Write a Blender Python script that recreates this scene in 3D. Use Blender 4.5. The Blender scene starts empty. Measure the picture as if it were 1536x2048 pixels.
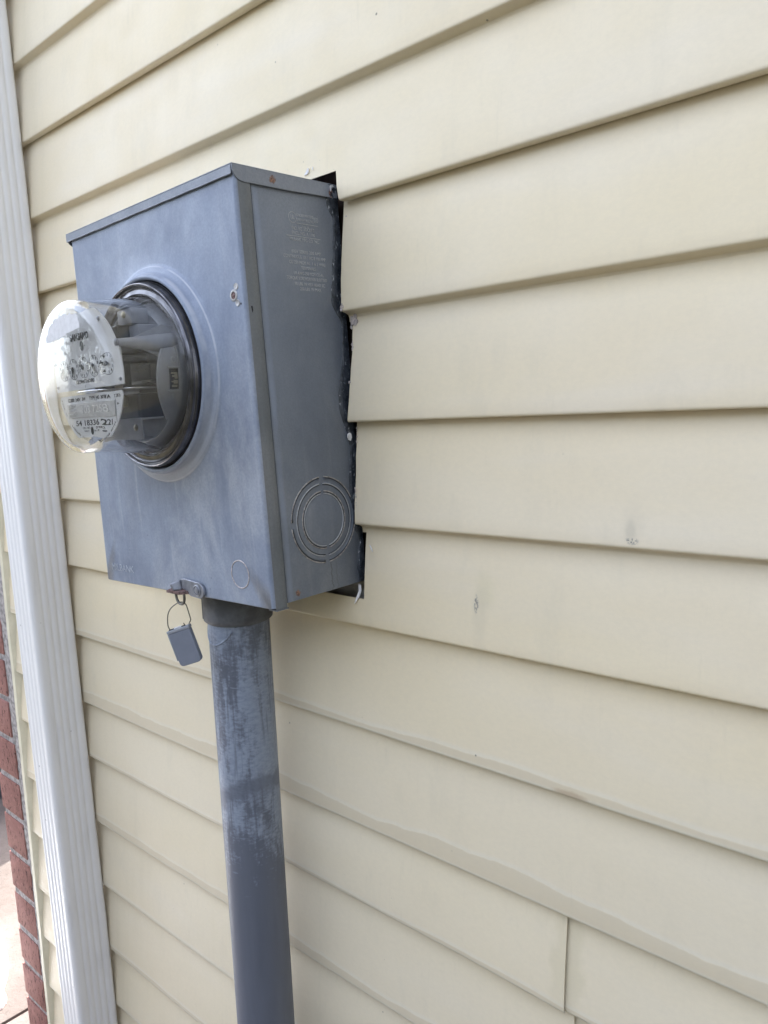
import bpy, bmesh, math, random
from mathutils import Vector, Matrix, noise
random.seed(7)
PI = math.pi
S = bpy.context.scene
COL = S.collection

# ------------------------------------------------------------------ camera
cam = bpy.data.cameras.new('camera'); camo = bpy.data.objects.new('camera', cam); COL.objects.link(camo)
cam.sensor_fit = 'VERTICAL'; cam.sensor_height = 36; cam.lens = 27.81
cam.clip_start = 0.01; cam.clip_end = 2000
camo.matrix_world = Matrix((
    (0.7362223620, -0.0520315758, 0.6747365032, 0.94226073),
    (0.6747388182, 0.1330514019, -0.7259647730, -0.61878336),
    (-0.0520015466, 0.9897424107, 0.1330631414, -0.21267624),
    (0, 0, 0, 1)))
S.camera = camo
S.render.resolution_x = 768; S.render.resolution_y = 1024

# ------------------------------------------------------------------ light
SUN_EL = math.radians(52); SUN_AZ = math.radians(-28)     # the sun stands behind the house, a little to the left
w = bpy.data.worlds.new('World'); S.world = w; w.use_nodes = True
nt = w.node_tree; nt.nodes.clear()
sky = nt.nodes.new('ShaderNodeTexSky'); sky.sky_type = 'NISHITA'; sky.sun_disc = False
sky.sun_elevation = SUN_EL; sky.sun_rotation = SUN_AZ; sky.air_density = 1.0; sky.dust_density = 3.0; sky.ozone_density = 0.6
hs = nt.nodes.new('ShaderNodeHueSaturation'); hs.inputs['Saturation'].default_value = 0.45
bg = nt.nodes.new('ShaderNodeBackground'); bg.inputs['Strength'].default_value = 0.15
wo = nt.nodes.new('ShaderNodeOutputWorld')
nt.links.new(sky.outputs[0], hs.inputs['Color']); nt.links.new(hs.outputs[0], bg.inputs['Color']); nt.links.new(bg.outputs[0], wo.inputs['Surface'])
sun = bpy.data.lights.new('sun', 'SUN'); sun.energy = 2.0; sun.angle = math.radians(0.5); sun.color = (1, 0.95, 0.88)
suno = bpy.data.objects.new('sun', sun); COL.objects.link(suno)
sd = Vector((math.sin(SUN_AZ) * math.cos(SUN_EL), math.cos(SUN_AZ) * math.cos(SUN_EL), math.sin(SUN_EL)))
suno.rotation_euler = sd.to_track_quat('Z', 'Y').to_euler()
S.view_settings.view_transform = 'Standard'; S.view_settings.look = 'None'
S.view_settings.gamma = 1; S.view_settings.exposure = 2.86
try:
    S.render.engine = 'CYCLES'
    S.cycles.max_bounces = 16; S.cycles.transmission_bounces = 12; S.cycles.diffuse_bounces = 5
except Exception: pass

# ------------------------------------------------------------------ material helpers
class NT:
    def __init__(s, name):
        s.m = bpy.data.materials.new(name); s.m.use_nodes = True
        s.t = s.m.node_tree; s.b = s.t.nodes['Principled BSDF']; s._tc = None
    def node(s, typ, **kw):
        n = s.t.nodes.new(typ)
        for k, v in kw.items(): setattr(n, k, v)
        return n
    def put(s, n, sock, v):
        i = n.inputs[sock]
        if hasattr(v, 'is_linked') or isinstance(v, bpy.types.NodeSocket): s.t.links.new(v, i)
        elif v is not None:
            if isinstance(v, (tuple, list)) and len(v) == 3 and i.type == 'RGBA': v = (*v, 1)
            i.default_value = v
    def co(s, out='Object'):
        if not s._tc: s._tc = s.node('ShaderNodeTexCoord')
        return s._tc.outputs[out]
    def attr(s, name):
        n = s.node('ShaderNodeAttribute'); n.attribute_name = name; return n.outputs['Fac']
    def sep(s, v=None):
        n = s.node('ShaderNodeSeparateXYZ'); s.put(n, 0, v or s.co()); return n.outputs
    def comb(s, x, y, z):
        n = s.node('ShaderNodeCombineXYZ'); s.put(n, 0, x); s.put(n, 1, y); s.put(n, 2, z); return n.outputs[0]
    def math(s, op, a, b=0.0, c=0.0, clamp=False):
        n = s.node('ShaderNodeMath', operation=op, use_clamp=clamp)
        s.put(n, 0, a); s.put(n, 1, b)
        if op in ('MULTIPLY_ADD', 'COMPARE', 'SMOOTH_MIN'): s.put(n, 2, c)
        return n.outputs[0]
    def scale(s, v, k):
        n = s.node('ShaderNodeVectorMath', operation='MULTIPLY'); s.put(n, 0, v); s.put(n, 1, k); return n.outputs[0]
    def dist(s, v, p):
        n = s.node('ShaderNodeVectorMath', operation='DISTANCE'); s.put(n, 0, v); s.put(n, 1, p); return n.outputs['Value']
    def noise(s, sc, det=3, rough=0.55, vec=None, st=None, dist=0.0, off=0):
        v = vec or s.co()
        if st: v = s.scale(v, st)
        n = s.node('ShaderNodeTexNoise', noise_dimensions='4D' if off else '3D')
        s.put(n, 'Vector', v); s.put(n, 'Scale', sc); s.put(n, 'Detail', det); s.put(n, 'Roughness', rough); s.put(n, 'Distortion', dist)
        if off: s.put(n, 'W', off)
        return n.outputs['Fac']
    def ramp(s, f, a, b, lo=0.0, hi=1.0):
        n = s.node('ShaderNodeMapRange', interpolation_type='SMOOTHSTEP')
        s.put(n, 0, f); s.put(n, 1, a); s.put(n, 2, b); s.put(n, 3, lo); s.put(n, 4, hi); return n.outputs[0]
    def mix(s, f, a, b, mode='MIX'):
        n = s.node('ShaderNodeMix', data_type='RGBA', blend_type=mode)
        s.put(n, 0, f); s.put(n, 6, a); s.put(n, 7, b); return n.outputs[2]
    def bump(s, h, st=0.3, d=0.001):
        n = s.node('ShaderNodeBump'); s.put(n, 'Strength', st); s.put(n, 'Distance', d); s.put(n, 'Height', h)
        s.t.links.new(n.outputs[0], s.b.inputs['Normal'])
    def done(s, col=None, rough=0.5, metal=0.0, spec=0.5):
        if col is not None: s.put(s.b, 'Base Color', col)
        s.put(s.b, 'Roughness', rough); s.put(s.b, 'Metallic', metal); s.put(s.b, 'Specular IOR Level', spec)
        return s.m

def plain(name, c, rough=0.5, metal=0.0, var=0.15, sc=60, spec=0.5, bump=0.15):
    n = NT(name); f = n.noise(sc, 4)
    lo = tuple(x * (1 - var) for x in c); hi = tuple(min(1, x * (1 + var)) for x in c)
    n.bump(n.noise(sc * 8, 2), bump, 0.0003)
    return n.done(n.mix(n.ramp(f, .3, .7), lo, hi), rough, metal, spec)

# vinyl siding: cream, chalky, water-stained strips along the lower edges of some laps
def siding_mat():
    n = NT('cream_vinyl'); x, y, z = n.sep(); P = n.co()
    lv = n.attr('lapv'); am = n.attr('stain')
    c = n.mix(n.ramp(n.noise(2.2, 2, st=(1, 1, 2.5)), .35, .65), (.77, .672, .50), (.80, .712, .555))
    c = n.mix(n.math('MULTIPLY', n.ramp(n.noise(7, 3, st=(.5, 1, 3), off=3), .45, .75), .45), c, (.78, .71, .60))
    c = n.mix(n.math('MULTIPLY', n.ramp(n.noise(3.1, 3, .5, st=(.6, 1, 1.6), off=31), .42, .66), .5), c, (.78, .672, .455))
    # yellower low laps at mid height, greener greyer ones lower down
    c = n.mix(n.ramp(z, -.62, -.45, .55, 0), c, (.74, .665, .52))
    # washed strip just above the lap's bottom edge
    ed = n.math('ADD', n.math('MULTIPLY', n.noise(5, 2, .5, st=(1, 0, 0), off=9), .85), n.math('MULTIPLY', n.noise(45, 3, .5, st=(1, 0, 0), off=4), .15))
    thr = n.math('SUBTRACT', 1.0, n.math('MULTIPLY', am, n.math('MULTIPLY_ADD', ed, .34, .01)))
    d = n.math('SUBTRACT', lv, thr)
    inside = n.ramp(d, 0, .018)
    rim = n.math('MULTIPLY', n.ramp(d, -.05, -.002), n.ramp(d, .012, -.0))
    on = n.ramp(am, .05, .2)
    c = n.mix(n.math('MULTIPLY', n.math('MULTIPLY', inside, on), .46), c, (.58, .50, .37))
    c = n.mix(n.math('MULTIPLY', n.math('MULTIPLY', rim, on), .35), c, (.77, .75, .68))
    c = n.mix(n.math('MULTIPLY', n.ramp(lv, .955, .985), n.math('MULTIPLY', on, .7)), c, (.74, .70, .59))
    # stains beside the panel joint
    dx = n.math('ABSOLUTE', n.math('SUBTRACT', x, .5835))
    jm = n.math('MULTIPLY', n.ramp(n.math('ADD', dx, n.math('MULTIPLY', n.noise(40, 3), .03)), .036, .024), n.math('MULTIPLY', n.ramp(z, -.815, -.765), n.ramp(z, -.694, -.70)))
    c = n.mix(n.math('MULTIPLY', jm, .30), c, (.56, .50, .34))
    # yellow-green smear and chipped scuffs
    def blob(px, pz, rx, rz, a, b, nz=.35):
        v = n.comb(n.math('DIVIDE', n.math('SUBTRACT', x, px), rx), 0.0, n.math('DIVIDE', n.math('SUBTRACT', z, pz), rz))
        r = n.math('ADD', n.dist(v, (0, 0, 0)), n.math('MULTIPLY', n.math('SUBTRACT', n.noise(45, 4), .5), nz * 3))
        return n.ramp(r, b, a)
    c = n.mix(n.math('MULTIPLY', blob(.502, -.395, .016, .022, .2, 1.2), .25), c, (.60, .56, .36))
    c = n.mix(n.math('MULTIPLY', blob(.492, -.407, .0024, .010, .3, 1.2, .8), n.ramp(n.noise(430, 4, .7, st=(1, 1, .6), off=61), .46, .52, 0, 1)), c, (.15, .15, .15))
    c = n.mix(n.math('MULTIPLY', blob(.655, -.3335, .0065, .0032, .3, 1.2, .6), n.ramp(n.noise(430, 4, .7, off=62), .46, .52, 0, 1)), c, (.17, .17, .17))
    c = n.mix(n.math('MULTIPLY', blob(.6535, -.325, .006, .012, .3, 1.2, .6), .3), c, (.42, .39, .32))
    c = n.mix(n.math('MULTIPLY', blob(.592, -.5745, .022, .004, .3, 1.2, .6), .6), c, (.42, .30, .19))
    c = n.mix(n.math('MULTIPLY', blob(.497, -.415, .010, .035, .2, 1.3, .5), .22), c, (.55, .50, .40))
    c = n.mix(n.math('MULTIPLY', blob(.656, -.318, .012, .022, .2, 1.3, .5), .22), c, (.58, .52, .42))
    # sparse specks
    v = n.node('ShaderNodeTexVoronoi'); n.put(v, 'Vector', P); n.put(v, 'Scale', 34.0)
    sp = n.math('MULTIPLY', n.ramp(v.outputs['Distance'], .055, .03), n.ramp(n.noise(4, 2, off=5), .56, .64))
    c = n.mix(n.math('MULTIPLY', sp, .8), c, (.13, .12, .10))
    # faint vertical yellow runs under the meter and left of the pipe
    st = n.math('MULTIPLY', n.ramp(n.noise(16, 3, st=(1, 0, .08), off=2), .55, .75), n.ramp(x, .30, .1))
    c = n.mix(n.math('MULTIPLY', st, .25), c, (.60, .53, .37))
    fine = n.noise(260, 4, .7, st=(.6, 1, 1), off=41)
    c = n.mix(n.ramp(fine, .3, .7, .0, .10), c, (.50, .46, .38))
    dust = n.noise(24, 5, .65, st=(1, 1, .35), off=44)
    c = n.mix(n.ramp(dust, .5, .8, 0, .28), c, (.60, .55, .44))
    strk = n.noise(130, 4, .65, st=(1, 1, .06), off=47)
    c = n.mix(n.math('MULTIPLY', n.ramp(strk, .56, .74, 0, .16), n.ramp(n.noise(5, 3, off=48), .4, .65)), c, (.52, .47, .36))
    h = n.math('ADD', n.math('MULTIPLY', n.noise(900, 2, st=(.35, 1, 1)), .3), n.math('MULTIPLY', n.noise(60, 3, st=(.2, 1, 1)), .7))
    n.bump(h, .22, .0006)
    return n.done(c, n.ramp(n.noise(25, 3), .3, .7, .42, .6), 0, .35)
M = {}
M['siding'] = siding_mat()

def galv(name, a, b, white, streak=.5, rough=.5, metal=.25, low=0.0, pits=.3, rust=(), side=False):
    n = NT(name); x, y, z = n.sep()
    f1 = n.noise(8, 6, .68, st=(1.6, 1.6, .8), dist=.4); f2 = n.noise(45, 4, .6, st=(1, 1, .35), off=4); f3 = n.noise(420, 2)
    c = n.mix(n.ramp(f1, .32, .68), a, b)
    c = n.mix(n.math('MULTIPLY', n.ramp(f2, .42, .75), streak), c, b)
    sm = n.noise(5, 6, .68, st=(1.3, 1.3, .8), dist=.6, off=11)
    wl = n.math('MULTIPLY', n.ramp(sm, .47, .64), .52)
    if low: wl = n.math('MULTIPLY', wl, n.ramp(z, .30, .16, .35, 1.0))
    c = n.mix(wl, c, white)
    drip = n.math('MULTIPLY', n.ramp(n.noise(60, 3, .6, st=(1, 1, .06), off=7), .56, .72), n.ramp(z, .30, .12, .1, .45))
    c = n.mix(drip, c, white)
    c = n.mix(n.math('MULTIPLY', n.ramp(f3, .35, .65), .16), c, tuple(v * .7 for v in a))
    if low:
        rd = n.math('ADD', n.dist(n.scale(n.co(), (1, 0, 1)), (.1667, 0, .2435)), n.math('MULTIPLY', n.math('SUBTRACT', n.noise(12, 2, off=21), .5), .001))
        for r0, w0, k0 in ((.1160, .0011, .7), (.1083, .0014, .6), (.1022, .0012, .6)):
            c = n.mix(n.math('MULTIPLY', n.ramp(n.math('ABSOLUTE', n.math('SUBTRACT', rd, r0)), w0, w0 * .2), n.math('MULTIPLY', n.ramp(n.noise(25, 3, off=22), .3, .6), k0)), c, white)
        c = n.mix(n.math('MULTIPLY', n.ramp(n.math('ABSOLUTE', n.math('SUBTRACT', rd, .112)), .006, .002), n.ramp(z, .26, .14, .0, .45)), c, white)
    v = n.node('ShaderNodeTexVoronoi'); n.put(v, 'Vector', n.co()); n.put(v, 'Scale', 75.0)
    sp = n.math('MULTIPLY', n.ramp(v.outputs['Distance'], .07, .03), n.ramp(n.noise(9, 2, off=8), .5, .6))
    c = n.mix(n.math('MULTIPLY', sp, .7), c, (.05, .055, .07))
    for (p, r, sx) in rust:
        vec = n.scale(n.co(), sx); dd = n.dist(vec, tuple(p[i] * sx[i] for i in range(3)))
        dd = n.math('ADD', dd, n.math('MULTIPLY', n.math('SUBTRACT', n.noise(260, 4), .5), r * 1.6))
        c = n.mix(n.math('MULTIPLY', n.ramp(dd, r * 1.15, r * .6), .85), c, n.mix(n.ramp(n.noise(500, 3), .4, .6), (.11, .055, .04), (.33, .16, .09)))
    if side:
        c = n.mix(n.math('MULTIPLY', n.math('MULTIPLY', n.ramp(y, -.1120, -.109), n.ramp(y, -.102, -.107)), n.ramp(n.noise(60, 4, .6, st=(1, 1, .3), off=51), .3, .65, .15, .6)), c, (.27, .32, .42))
        wv = n.math('ADD', y, n.math('MULTIPLY', n.math('SUBTRACT', n.noise(70, 4, .7, st=(0, 0, 1), off=53), .5), .018))
        for y0, k0 in ((-.0480, .45), (-.0405, .2)):
            c = n.mix(n.math('MULTIPLY', n.math('MULTIPLY', n.ramp(n.math('ABSOLUTE', n.math('SUBTRACT', wv, y0)), .0012, .0003), n.ramp(z, .036, .028)), k0), c, (.05, .055, .07))
        c = n.mix(n.math('MULTIPLY', n.ramp(n.noise(22, 5, .65, off=55), .5, .72), n.ramp(y, -.06, -.01, .1, .55)), c, (.24, .255, .28))
    n.bump(n.math('ADD', n.noise(700, 2), n.math('MULTIPLY', n.noise(55, 3), 1.2)), pits, .0004)
    return n.done(c, n.ramp(f2, .3, .7, rough - .08, rough + .1), metal, .4)
M['galv_front'] = galv('weathered_galvanised_front', (.19, .225, .31), (.30, .345, .44), (.49, .515, .575), low=1, rough=.55, metal=.15,
                       rust=[((.3145, -.1325, .29), .0, (1, 0, 1))])
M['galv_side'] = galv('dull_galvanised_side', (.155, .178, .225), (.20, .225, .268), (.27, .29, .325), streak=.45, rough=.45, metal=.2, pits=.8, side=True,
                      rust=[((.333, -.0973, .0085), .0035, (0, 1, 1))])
M['galv_flange'] = galv('dull_galvanised_flange', (.14, .158, .18), (.20, .215, .235), (.25, .26, .28), streak=.4, rough=.5, metal=.2, pits=.9)
M['galv_cap'] = galv('galvanised_cap', (.17, .19, .23), (.24, .265, .32), (.33, .35, .40), streak=.6, rough=.5, metal=.2, pits=.5,
                     rust=[((.334, -.0873, .4185), .0042, (0, 1, 1)), ((.334, -.0085, .417), .003, (0, 1, .5))])
M['dark_gap'] = plain('dark_seam', (.02, .02, .025), .8)
M['ring_edge'] = plain('pale_scraped_steel', (.44, .43, .43), .5, .2, .25, 200)
M['rust'] = plain('rusty_steel', (.16, .10, .095), .75, .1, .5, 400, bump=.8)
M['hasp'] = plain('grey_zinc_hasp', (.25, .26, .30), .45, .4, .2, 120)
M['wire'] = plain('dull_steel_wire', (.17, .165, .15), .42, .7, .2, 300)
M['seal_body'] = plain('blue_grey_plastic', (.20, .22, .28), .42, 0, .04, 90, bump=.05)
M['seal_edge'] = plain('light_grey_plastic', (.30, .32, .37), .42, 0, .04, 90)
M['white_bit'] = plain('white_paint', (.75, .74, .74), .6, 0, .06, 200, bump=.5)
M['pink_residue'] = plain('dried_pale_sealant', (.50, .44, .42), .8, 0, .3, 250, bump=1.0)

def caulk_mat():
    n = NT('black_butyl_sealant'); f = n.noise(120, 5, .65)
    c = n.mix(n.ramp(f, .35, .65), (.016, .021, .030), (.065, .075, .092))
    c = n.mix(n.ramp(n.noise(330, 4, .7, st=(1, 1, .5), off=2), .57, .66), c, (.38, .40, .44))
    n.bump(n.noise(200, 4, .65), .9, .0012)
    return n.done(c, .35, 0, .5)
M['caulk'] = caulk_mat()

def sheath_mat():
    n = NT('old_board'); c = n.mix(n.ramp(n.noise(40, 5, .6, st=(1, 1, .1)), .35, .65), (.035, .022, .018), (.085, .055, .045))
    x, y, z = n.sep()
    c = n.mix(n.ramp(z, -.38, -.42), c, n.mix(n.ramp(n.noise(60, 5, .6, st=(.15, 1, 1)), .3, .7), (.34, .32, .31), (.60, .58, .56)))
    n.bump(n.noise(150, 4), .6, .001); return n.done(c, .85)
M['sheath'] = sheath_mat()

def pipe_mat():
    n = NT('grey_conduit_with_overspray'); x, y, z = n.sep()
    base = n.mix(n.ramp(n.noise(30, 4, .6, st=(1, 1, .15)), .3, .7), (.118, .132, .172), (.14, .155, .20))
    brush = n.noise(70, 5, .62, st=(1.2, 1.2, .22), dist=.5); big = n.noise(11, 4, .55, st=(1, 1, .75), off=6)
    fine = n.noise(330, 4, .6, st=(.5, .5, 1), off=3)
    f = n.math('ADD', n.math('MULTIPLY', brush, .45), n.math('ADD', n.math('MULTIPLY', big, .75), n.math('MULTIPLY', fine, .22)))
    lim = n.ramp(z, -.42, -.24, 1.02, .66)   # more bare pipe lower down
    mask = n.ramp(n.math('SUBTRACT', f, lim), -.07, .06)
    scr = n.ramp(n.noise(240, 3, .6, st=(1, 1, .045), dist=.3, off=12), .56, .64)
    mask = n.math('MULTIPLY', mask, n.math('SUBTRACT', 1.0, n.math('MULTIPLY', scr, .55)))
    mask = n.math('MAXIMUM', mask, n.math('MULTIPLY', n.ramp(n.noise(200, 3, .6, st=(.3, .3, 1), off=15), .60, .68), n.ramp(z, -.40, -.33, 0, .5)))
    # a bare diagonal band
    band = n.math('ABSOLUTE', n.math('ADD', n.math('ADD', z, .252), n.math('MULTIPLY', x, -.45)))
    mask = n.math('MULTIPLY', mask, n.ramp(n.math('ADD', band, n.math('MULTIPLY', n.math('SUBTRACT', n.noise(60, 5, .65), .5), .05)), .004, .020, .25, 1.0))
    c = n.mix(n.math('MULTIPLY', mask, .8), base, n.mix(n.ramp(fine, .3, .7), (.25, .295, .385), (.33, .38, .475)))
    dd = n.dist(n.scale(n.co(), (1, 0, .6)), (-.0285, 0, -.262 * .6))
    c = n.mix(n.math('MULTIPLY', n.ramp(n.math('ADD', dd, n.math('MULTIPLY', n.math('SUBTRACT', n.noise(300, 4), .5), .016)), .008, .004), n.ramp(y, 0, -.01)), c, (.20, .10, .08))
    n.bump(n.math('ADD', mask, n.math('MULTIPLY', n.noise(260, 3, st=(1, 1, .3)), .6)), .35, .0006)
    return n.done(c, .48, 0, .4)
M['pipe'] = pipe_mat()
M['collar'] = plain('dark_grey_collar', (.12, .125, .14), .6, .05, .35, 40, bump=.5)

def spout_mat():
    n = NT('white_painted_aluminium')
    c = n.mix(n.ramp(n.noise(6, 3, st=(1, 1, .3)), .3, .7), (.81, .81, .835), (.85, .85, .865))
    c = n.mix(n.math('MULTIPLY', n.ramp(n.noise(80, 4, .6, st=(1, 1, .1)), .55, .75), .18), c, (.45, .45, .46))
    v = n.node('ShaderNodeTexVoronoi'); n.put(v, 'Vector', n.co()); n.put(v, 'Scale', 26.0)
    c = n.mix(n.math('MULTIPLY', n.ramp(v.outputs['Distance'], .05, .03), .55), c, (.2, .2, .2))
    n.bump(n.noise(500, 2), .08, .0004); return n.done(c, .42, 0, .4)
M['spout'] = spout_mat()
M['trim'] = plain('cream_trim', (.66, .63, .50), .5, 0, .07, 30)

def brick_mat():
    n = NT('red_wirecut_brick'); P = n.co()
    big = n.noise(7, 3, off=2); c = n.mix(n.ramp(big, .3, .7), (.24, .115, .10), (.34, .18, .16))
    c = n.mix(n.math('MULTIPLY', n.ramp(n.noise(120, 4, .6), .5, .72), .5), c, (.42, .21, .18))
    pit = n.ramp(n.noise(120, 4, .62, st=(1.6, 1.6, .55), dist=.8, off=5), .57, .64)
    c = n.mix(n.math('MULTIPLY', pit, .9), c, (.055, .03, .03))
    sc = n.ramp(n.noise(190, 4, .7, off=13), .66, .74); c = n.mix(n.math('MULTIPLY', sc, .7), c, (.60, .50, .47))
    n.bump(n.math('SUBTRACT', n.math('MULTIPLY', n.noise(180, 4), .7), pit), .8, .0022); return n.done(c, .9, 0, .2)
M['brick'] = brick_mat()
M['mortar'] = plain('grey_mortar', (.33, .31, .31), .95, 0, .4, 90, bump=1.0, spec=.2)

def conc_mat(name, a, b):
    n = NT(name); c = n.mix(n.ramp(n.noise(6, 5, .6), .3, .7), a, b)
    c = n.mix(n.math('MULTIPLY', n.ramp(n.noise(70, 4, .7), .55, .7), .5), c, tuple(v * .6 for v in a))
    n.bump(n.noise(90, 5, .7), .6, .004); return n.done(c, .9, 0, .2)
M['concrete'] = conc_mat('pinkish_concrete', (.13, .11, .10), (.17, .148, .138))
M['sunlit_white'] = conc_mat('painted_sunlight_white', (.82, .82, .82), (.86, .86, .86))  # near-white colour stands in for blown-out sunlight on the ground
def ground_mat():
    n = NT('dry_lawn'); c = n.mix(n.ramp(n.noise(3, 5, .6), .3, .7), (.055, .052, .035), (.085, .075, .05))
    n.bump(n.noise(60, 4), .8, .02); return n.done(c, .95, 0, .1)
M['ground'] = ground_mat()
M['bin'] = plain('dark_navy_plastic', (.022, .025, .04), .4, 0, .2, 20)
M['black'] = plain('black_print', (.02, .02, .025), .6)
M['face'] = plain('white_faceplate_enamel', (.70, .70, .71), .4, 0, .03, 30, bump=.05)
M['nameplate'] = plain('brushed_silver_plate', (.50, .50, .52), .38, .5, .08, 120)
M['cast'] = plain('grey_cast_frame', (.30, .305, .325), .5, .05, .08, 80, bump=.4)
M['cast_light'] = plain('pale_grey_casting', (.38, .385, .41), .5, .05, .08, 80, bump=.3)
M['bakelite'] = plain('black_base', (.016, .017, .022), .3, 0, .3, 90)
M['dark_metal'] = plain('dark_coil_iron', (.03, .032, .038), .4, .3, .3, 120)
M['steel'] = plain('bright_steel', (.62, .62, .63), .22, .9, .08, 200)
M['alu'] = plain('aluminium_disc', (.75, .75, .76), .25, .9, .05, 200)
M['ring'] = plain('dark_bright_ring', (.15, .15, .165), .24, .8, .4, 60, bump=.1)
M['brass'] = plain('dull_brass', (.36, .33, .25), .4, .6, .1, 120)
M['cream_plastic'] = plain('cream_register_frame', (.50, .50, .47), .45, 0, .06, 120)
M['paper'] = plain('torn_white_label', (.70, .70, .73), .7, 0, .08, 150, bump=.6)
g = NT('clear_glass'); g.put(g.b, 'Base Color', (.985, .99, .99)); g.put(g.b, 'Roughness', 0.0); g.put(g.b, 'IOR', 1.45); g.put(g.b, 'Transmission Weight', 0.985)
M['glass'] = g.m
M['emboss'] = plain('worn_raised_lettering', (.42, .43, .45), .5, .05, .15, 400)
M['emboss_f'] = plain('worn_front_lettering', (.38, .42, .50), .5, .1, .15, 400)

# ------------------------------------------------------------------ geometry helpers
def link(name, bm, mats, parent=None, smooth=None, loc=None):
    me = bpy.data.meshes.new(name); bm.normal_update(); bm.to_mesh(me); bm.free()
    if not isinstance(mats, (list, tuple)): mats = [mats]
    for m in mats: me.materials.append(m)
    o = bpy.data.objects.new(name, me); COL.objects.link(o)
    if parent: o.parent = parent
    if loc: o.location = loc
    if smooth is not None:
        me.shade_smooth()
        if smooth < 180:
            me.set_sharp_from_angle(angle=math.radians(smooth))
    return o
def empty(name, label, cat, loc=(0, 0, 0), rot=None, group=None):
    o = bpy.data.objects.new(name, None); COL.objects.link(o); o.location = loc; o.empty_display_size = .05
    if rot is not None: o.rotation_euler = rot
    o['label'] = label; o['category'] = cat
    if group: o['group'] = group
    return o
def box(bm, x0, x1, y0, y1, z0, z1, bev=0.0, mi=0, mat=None, seg=2):
    vs = [bm.verts.new((x, y, z)) for x in (x0, x1) for y in (y0, y1) for z in (z0, z1)]
    f = [(0, 1, 3, 2), (4, 6, 7, 5), (0, 4, 5, 1), (2, 3, 7, 6), (0, 2, 6, 4), (1, 5, 7, 3)]
    fs = [bm.faces.new([vs[i] for i in q]) for q in f]
    for q in fs: q.material_index = mi
    if mat is not None: bmesh.ops.transform(bm, matrix=mat, verts=vs)
    if bev > 0:
        es = list({e for q in fs for e in q.edges})
        r = bmesh.ops.bevel(bm, geom=es, offset=bev, segments=seg, affect='EDGES', profile=.5)
        for q in r['faces']: q.material_index = mi
def lathe(bm, prof, seg=64, mat=None, mi=0, close=False, a0=0, a1=2 * PI):
    """prof: (r, h); axis is -Y (h outward); mat optional"""
    full = abs(a1 - a0 - 2 * PI) < 1e-6
    n = seg if full else seg + 1
    rings = []
    for r, h in prof:
        if r < 1e-7: rings.append([bm.verts.new((0, -h, 0))] * n); continue
        rings.append([bm.verts.new((r * math.cos(a0 + (a1 - a0) * i / seg), -h, r * math.sin(a0 + (a1 - a0) * i / seg))) for i in range(n)])
    prs = list(zip(rings, rings[1:]))
    if close: prs.append((rings[-1], rings[0]))
    vs = set(v for R in rings for v in R)
    for A, B in prs:
        for i in range(n if full else n - 1):
            j = (i + 1) % n; q = []
            for v in (A[i], A[j], B[j], B[i]):
                if v not in q: q.append(v)
            if len(q) > 2:
                try: bm.faces.new(q).material_index = mi
                except ValueError: pass
    if mat is not None: bmesh.ops.transform(bm, matrix=mat, verts=list(vs))
def tube(bm, pts, r, seg=10, closed=False, mi=0, cap=True):
    pts = [Vector(p) for p in pts]; n = len(pts); rings = []; up = Vector((0.13, .31, .94)).normalized()
    for i, p in enumerate(pts):
        a = pts[(i - 1) % n] if (closed or i > 0) else p; b = pts[(i + 1) % n] if (closed or i < n - 1) else p
        t = (b - a).normalized(); u = t.cross(up)
        if u.length < 1e-3: u = t.cross(Vector((1, 0, 0)))
        u.normalize(); v = t.cross(u); rr = r[i] if isinstance(r, (list, tuple)) else r
        rings.append([bm.verts.new(p + rr * (math.cos(2 * PI * k / seg) * u + math.sin(2 * PI * k / seg) * v)) for k in range(seg)])
    for i in range(n if closed else n - 1):
        A, B = rings[i], rings[(i + 1) % n]
        for k in range(seg): bm.faces.new((A[k], A[(k + 1) % seg], B[(k + 1) % seg], B[k])).material_index = mi
    if cap and not closed:
        bm.faces.new(rings[0][::-1]); bm.faces.new(rings[-1])
def poly(bm, pts, th, nrm, mi=0):
    """flat polygon with thickness th along nrm"""
    N = Vector(nrm) * th; a = [bm.verts.new(p) for p in pts]; b = [bm.verts.new(Vector(p) + N) for p in pts]
    f = [bm.faces.new(b), bm.faces.new(a[::-1])]
    for i in range(len(a)):
        j = (i + 1) % len(a); f.append(bm.faces.new((a[i], a[j], b[j], b[i])))
    for q in f: q.material_index = mi
    return f
def smooth_pts(pts, n=6, closed=False):
    P = [Vector(p) for p in pts]; out = []; m = len(P)
    for i in range(m if closed else m - 1):
        p0 = P[(i - 1) % m] if (closed or i) else P[i]; p1 = P[i]; p2 = P[(i + 1) % m]; p3 = P[(i + 2) % m] if (closed or i < m - 2) else p2
        for k in range(n):
            t = k / n
            out.append(.5 * ((2 * p1) + (p2 - p0) * t + (2 * p0 - 5 * p1 + 4 * p2 - p3) * t * t + (3 * p1 - p0 - 3 * p2 + p3) * t ** 3))
    if not closed: out.append(P[-1])
    return out
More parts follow.
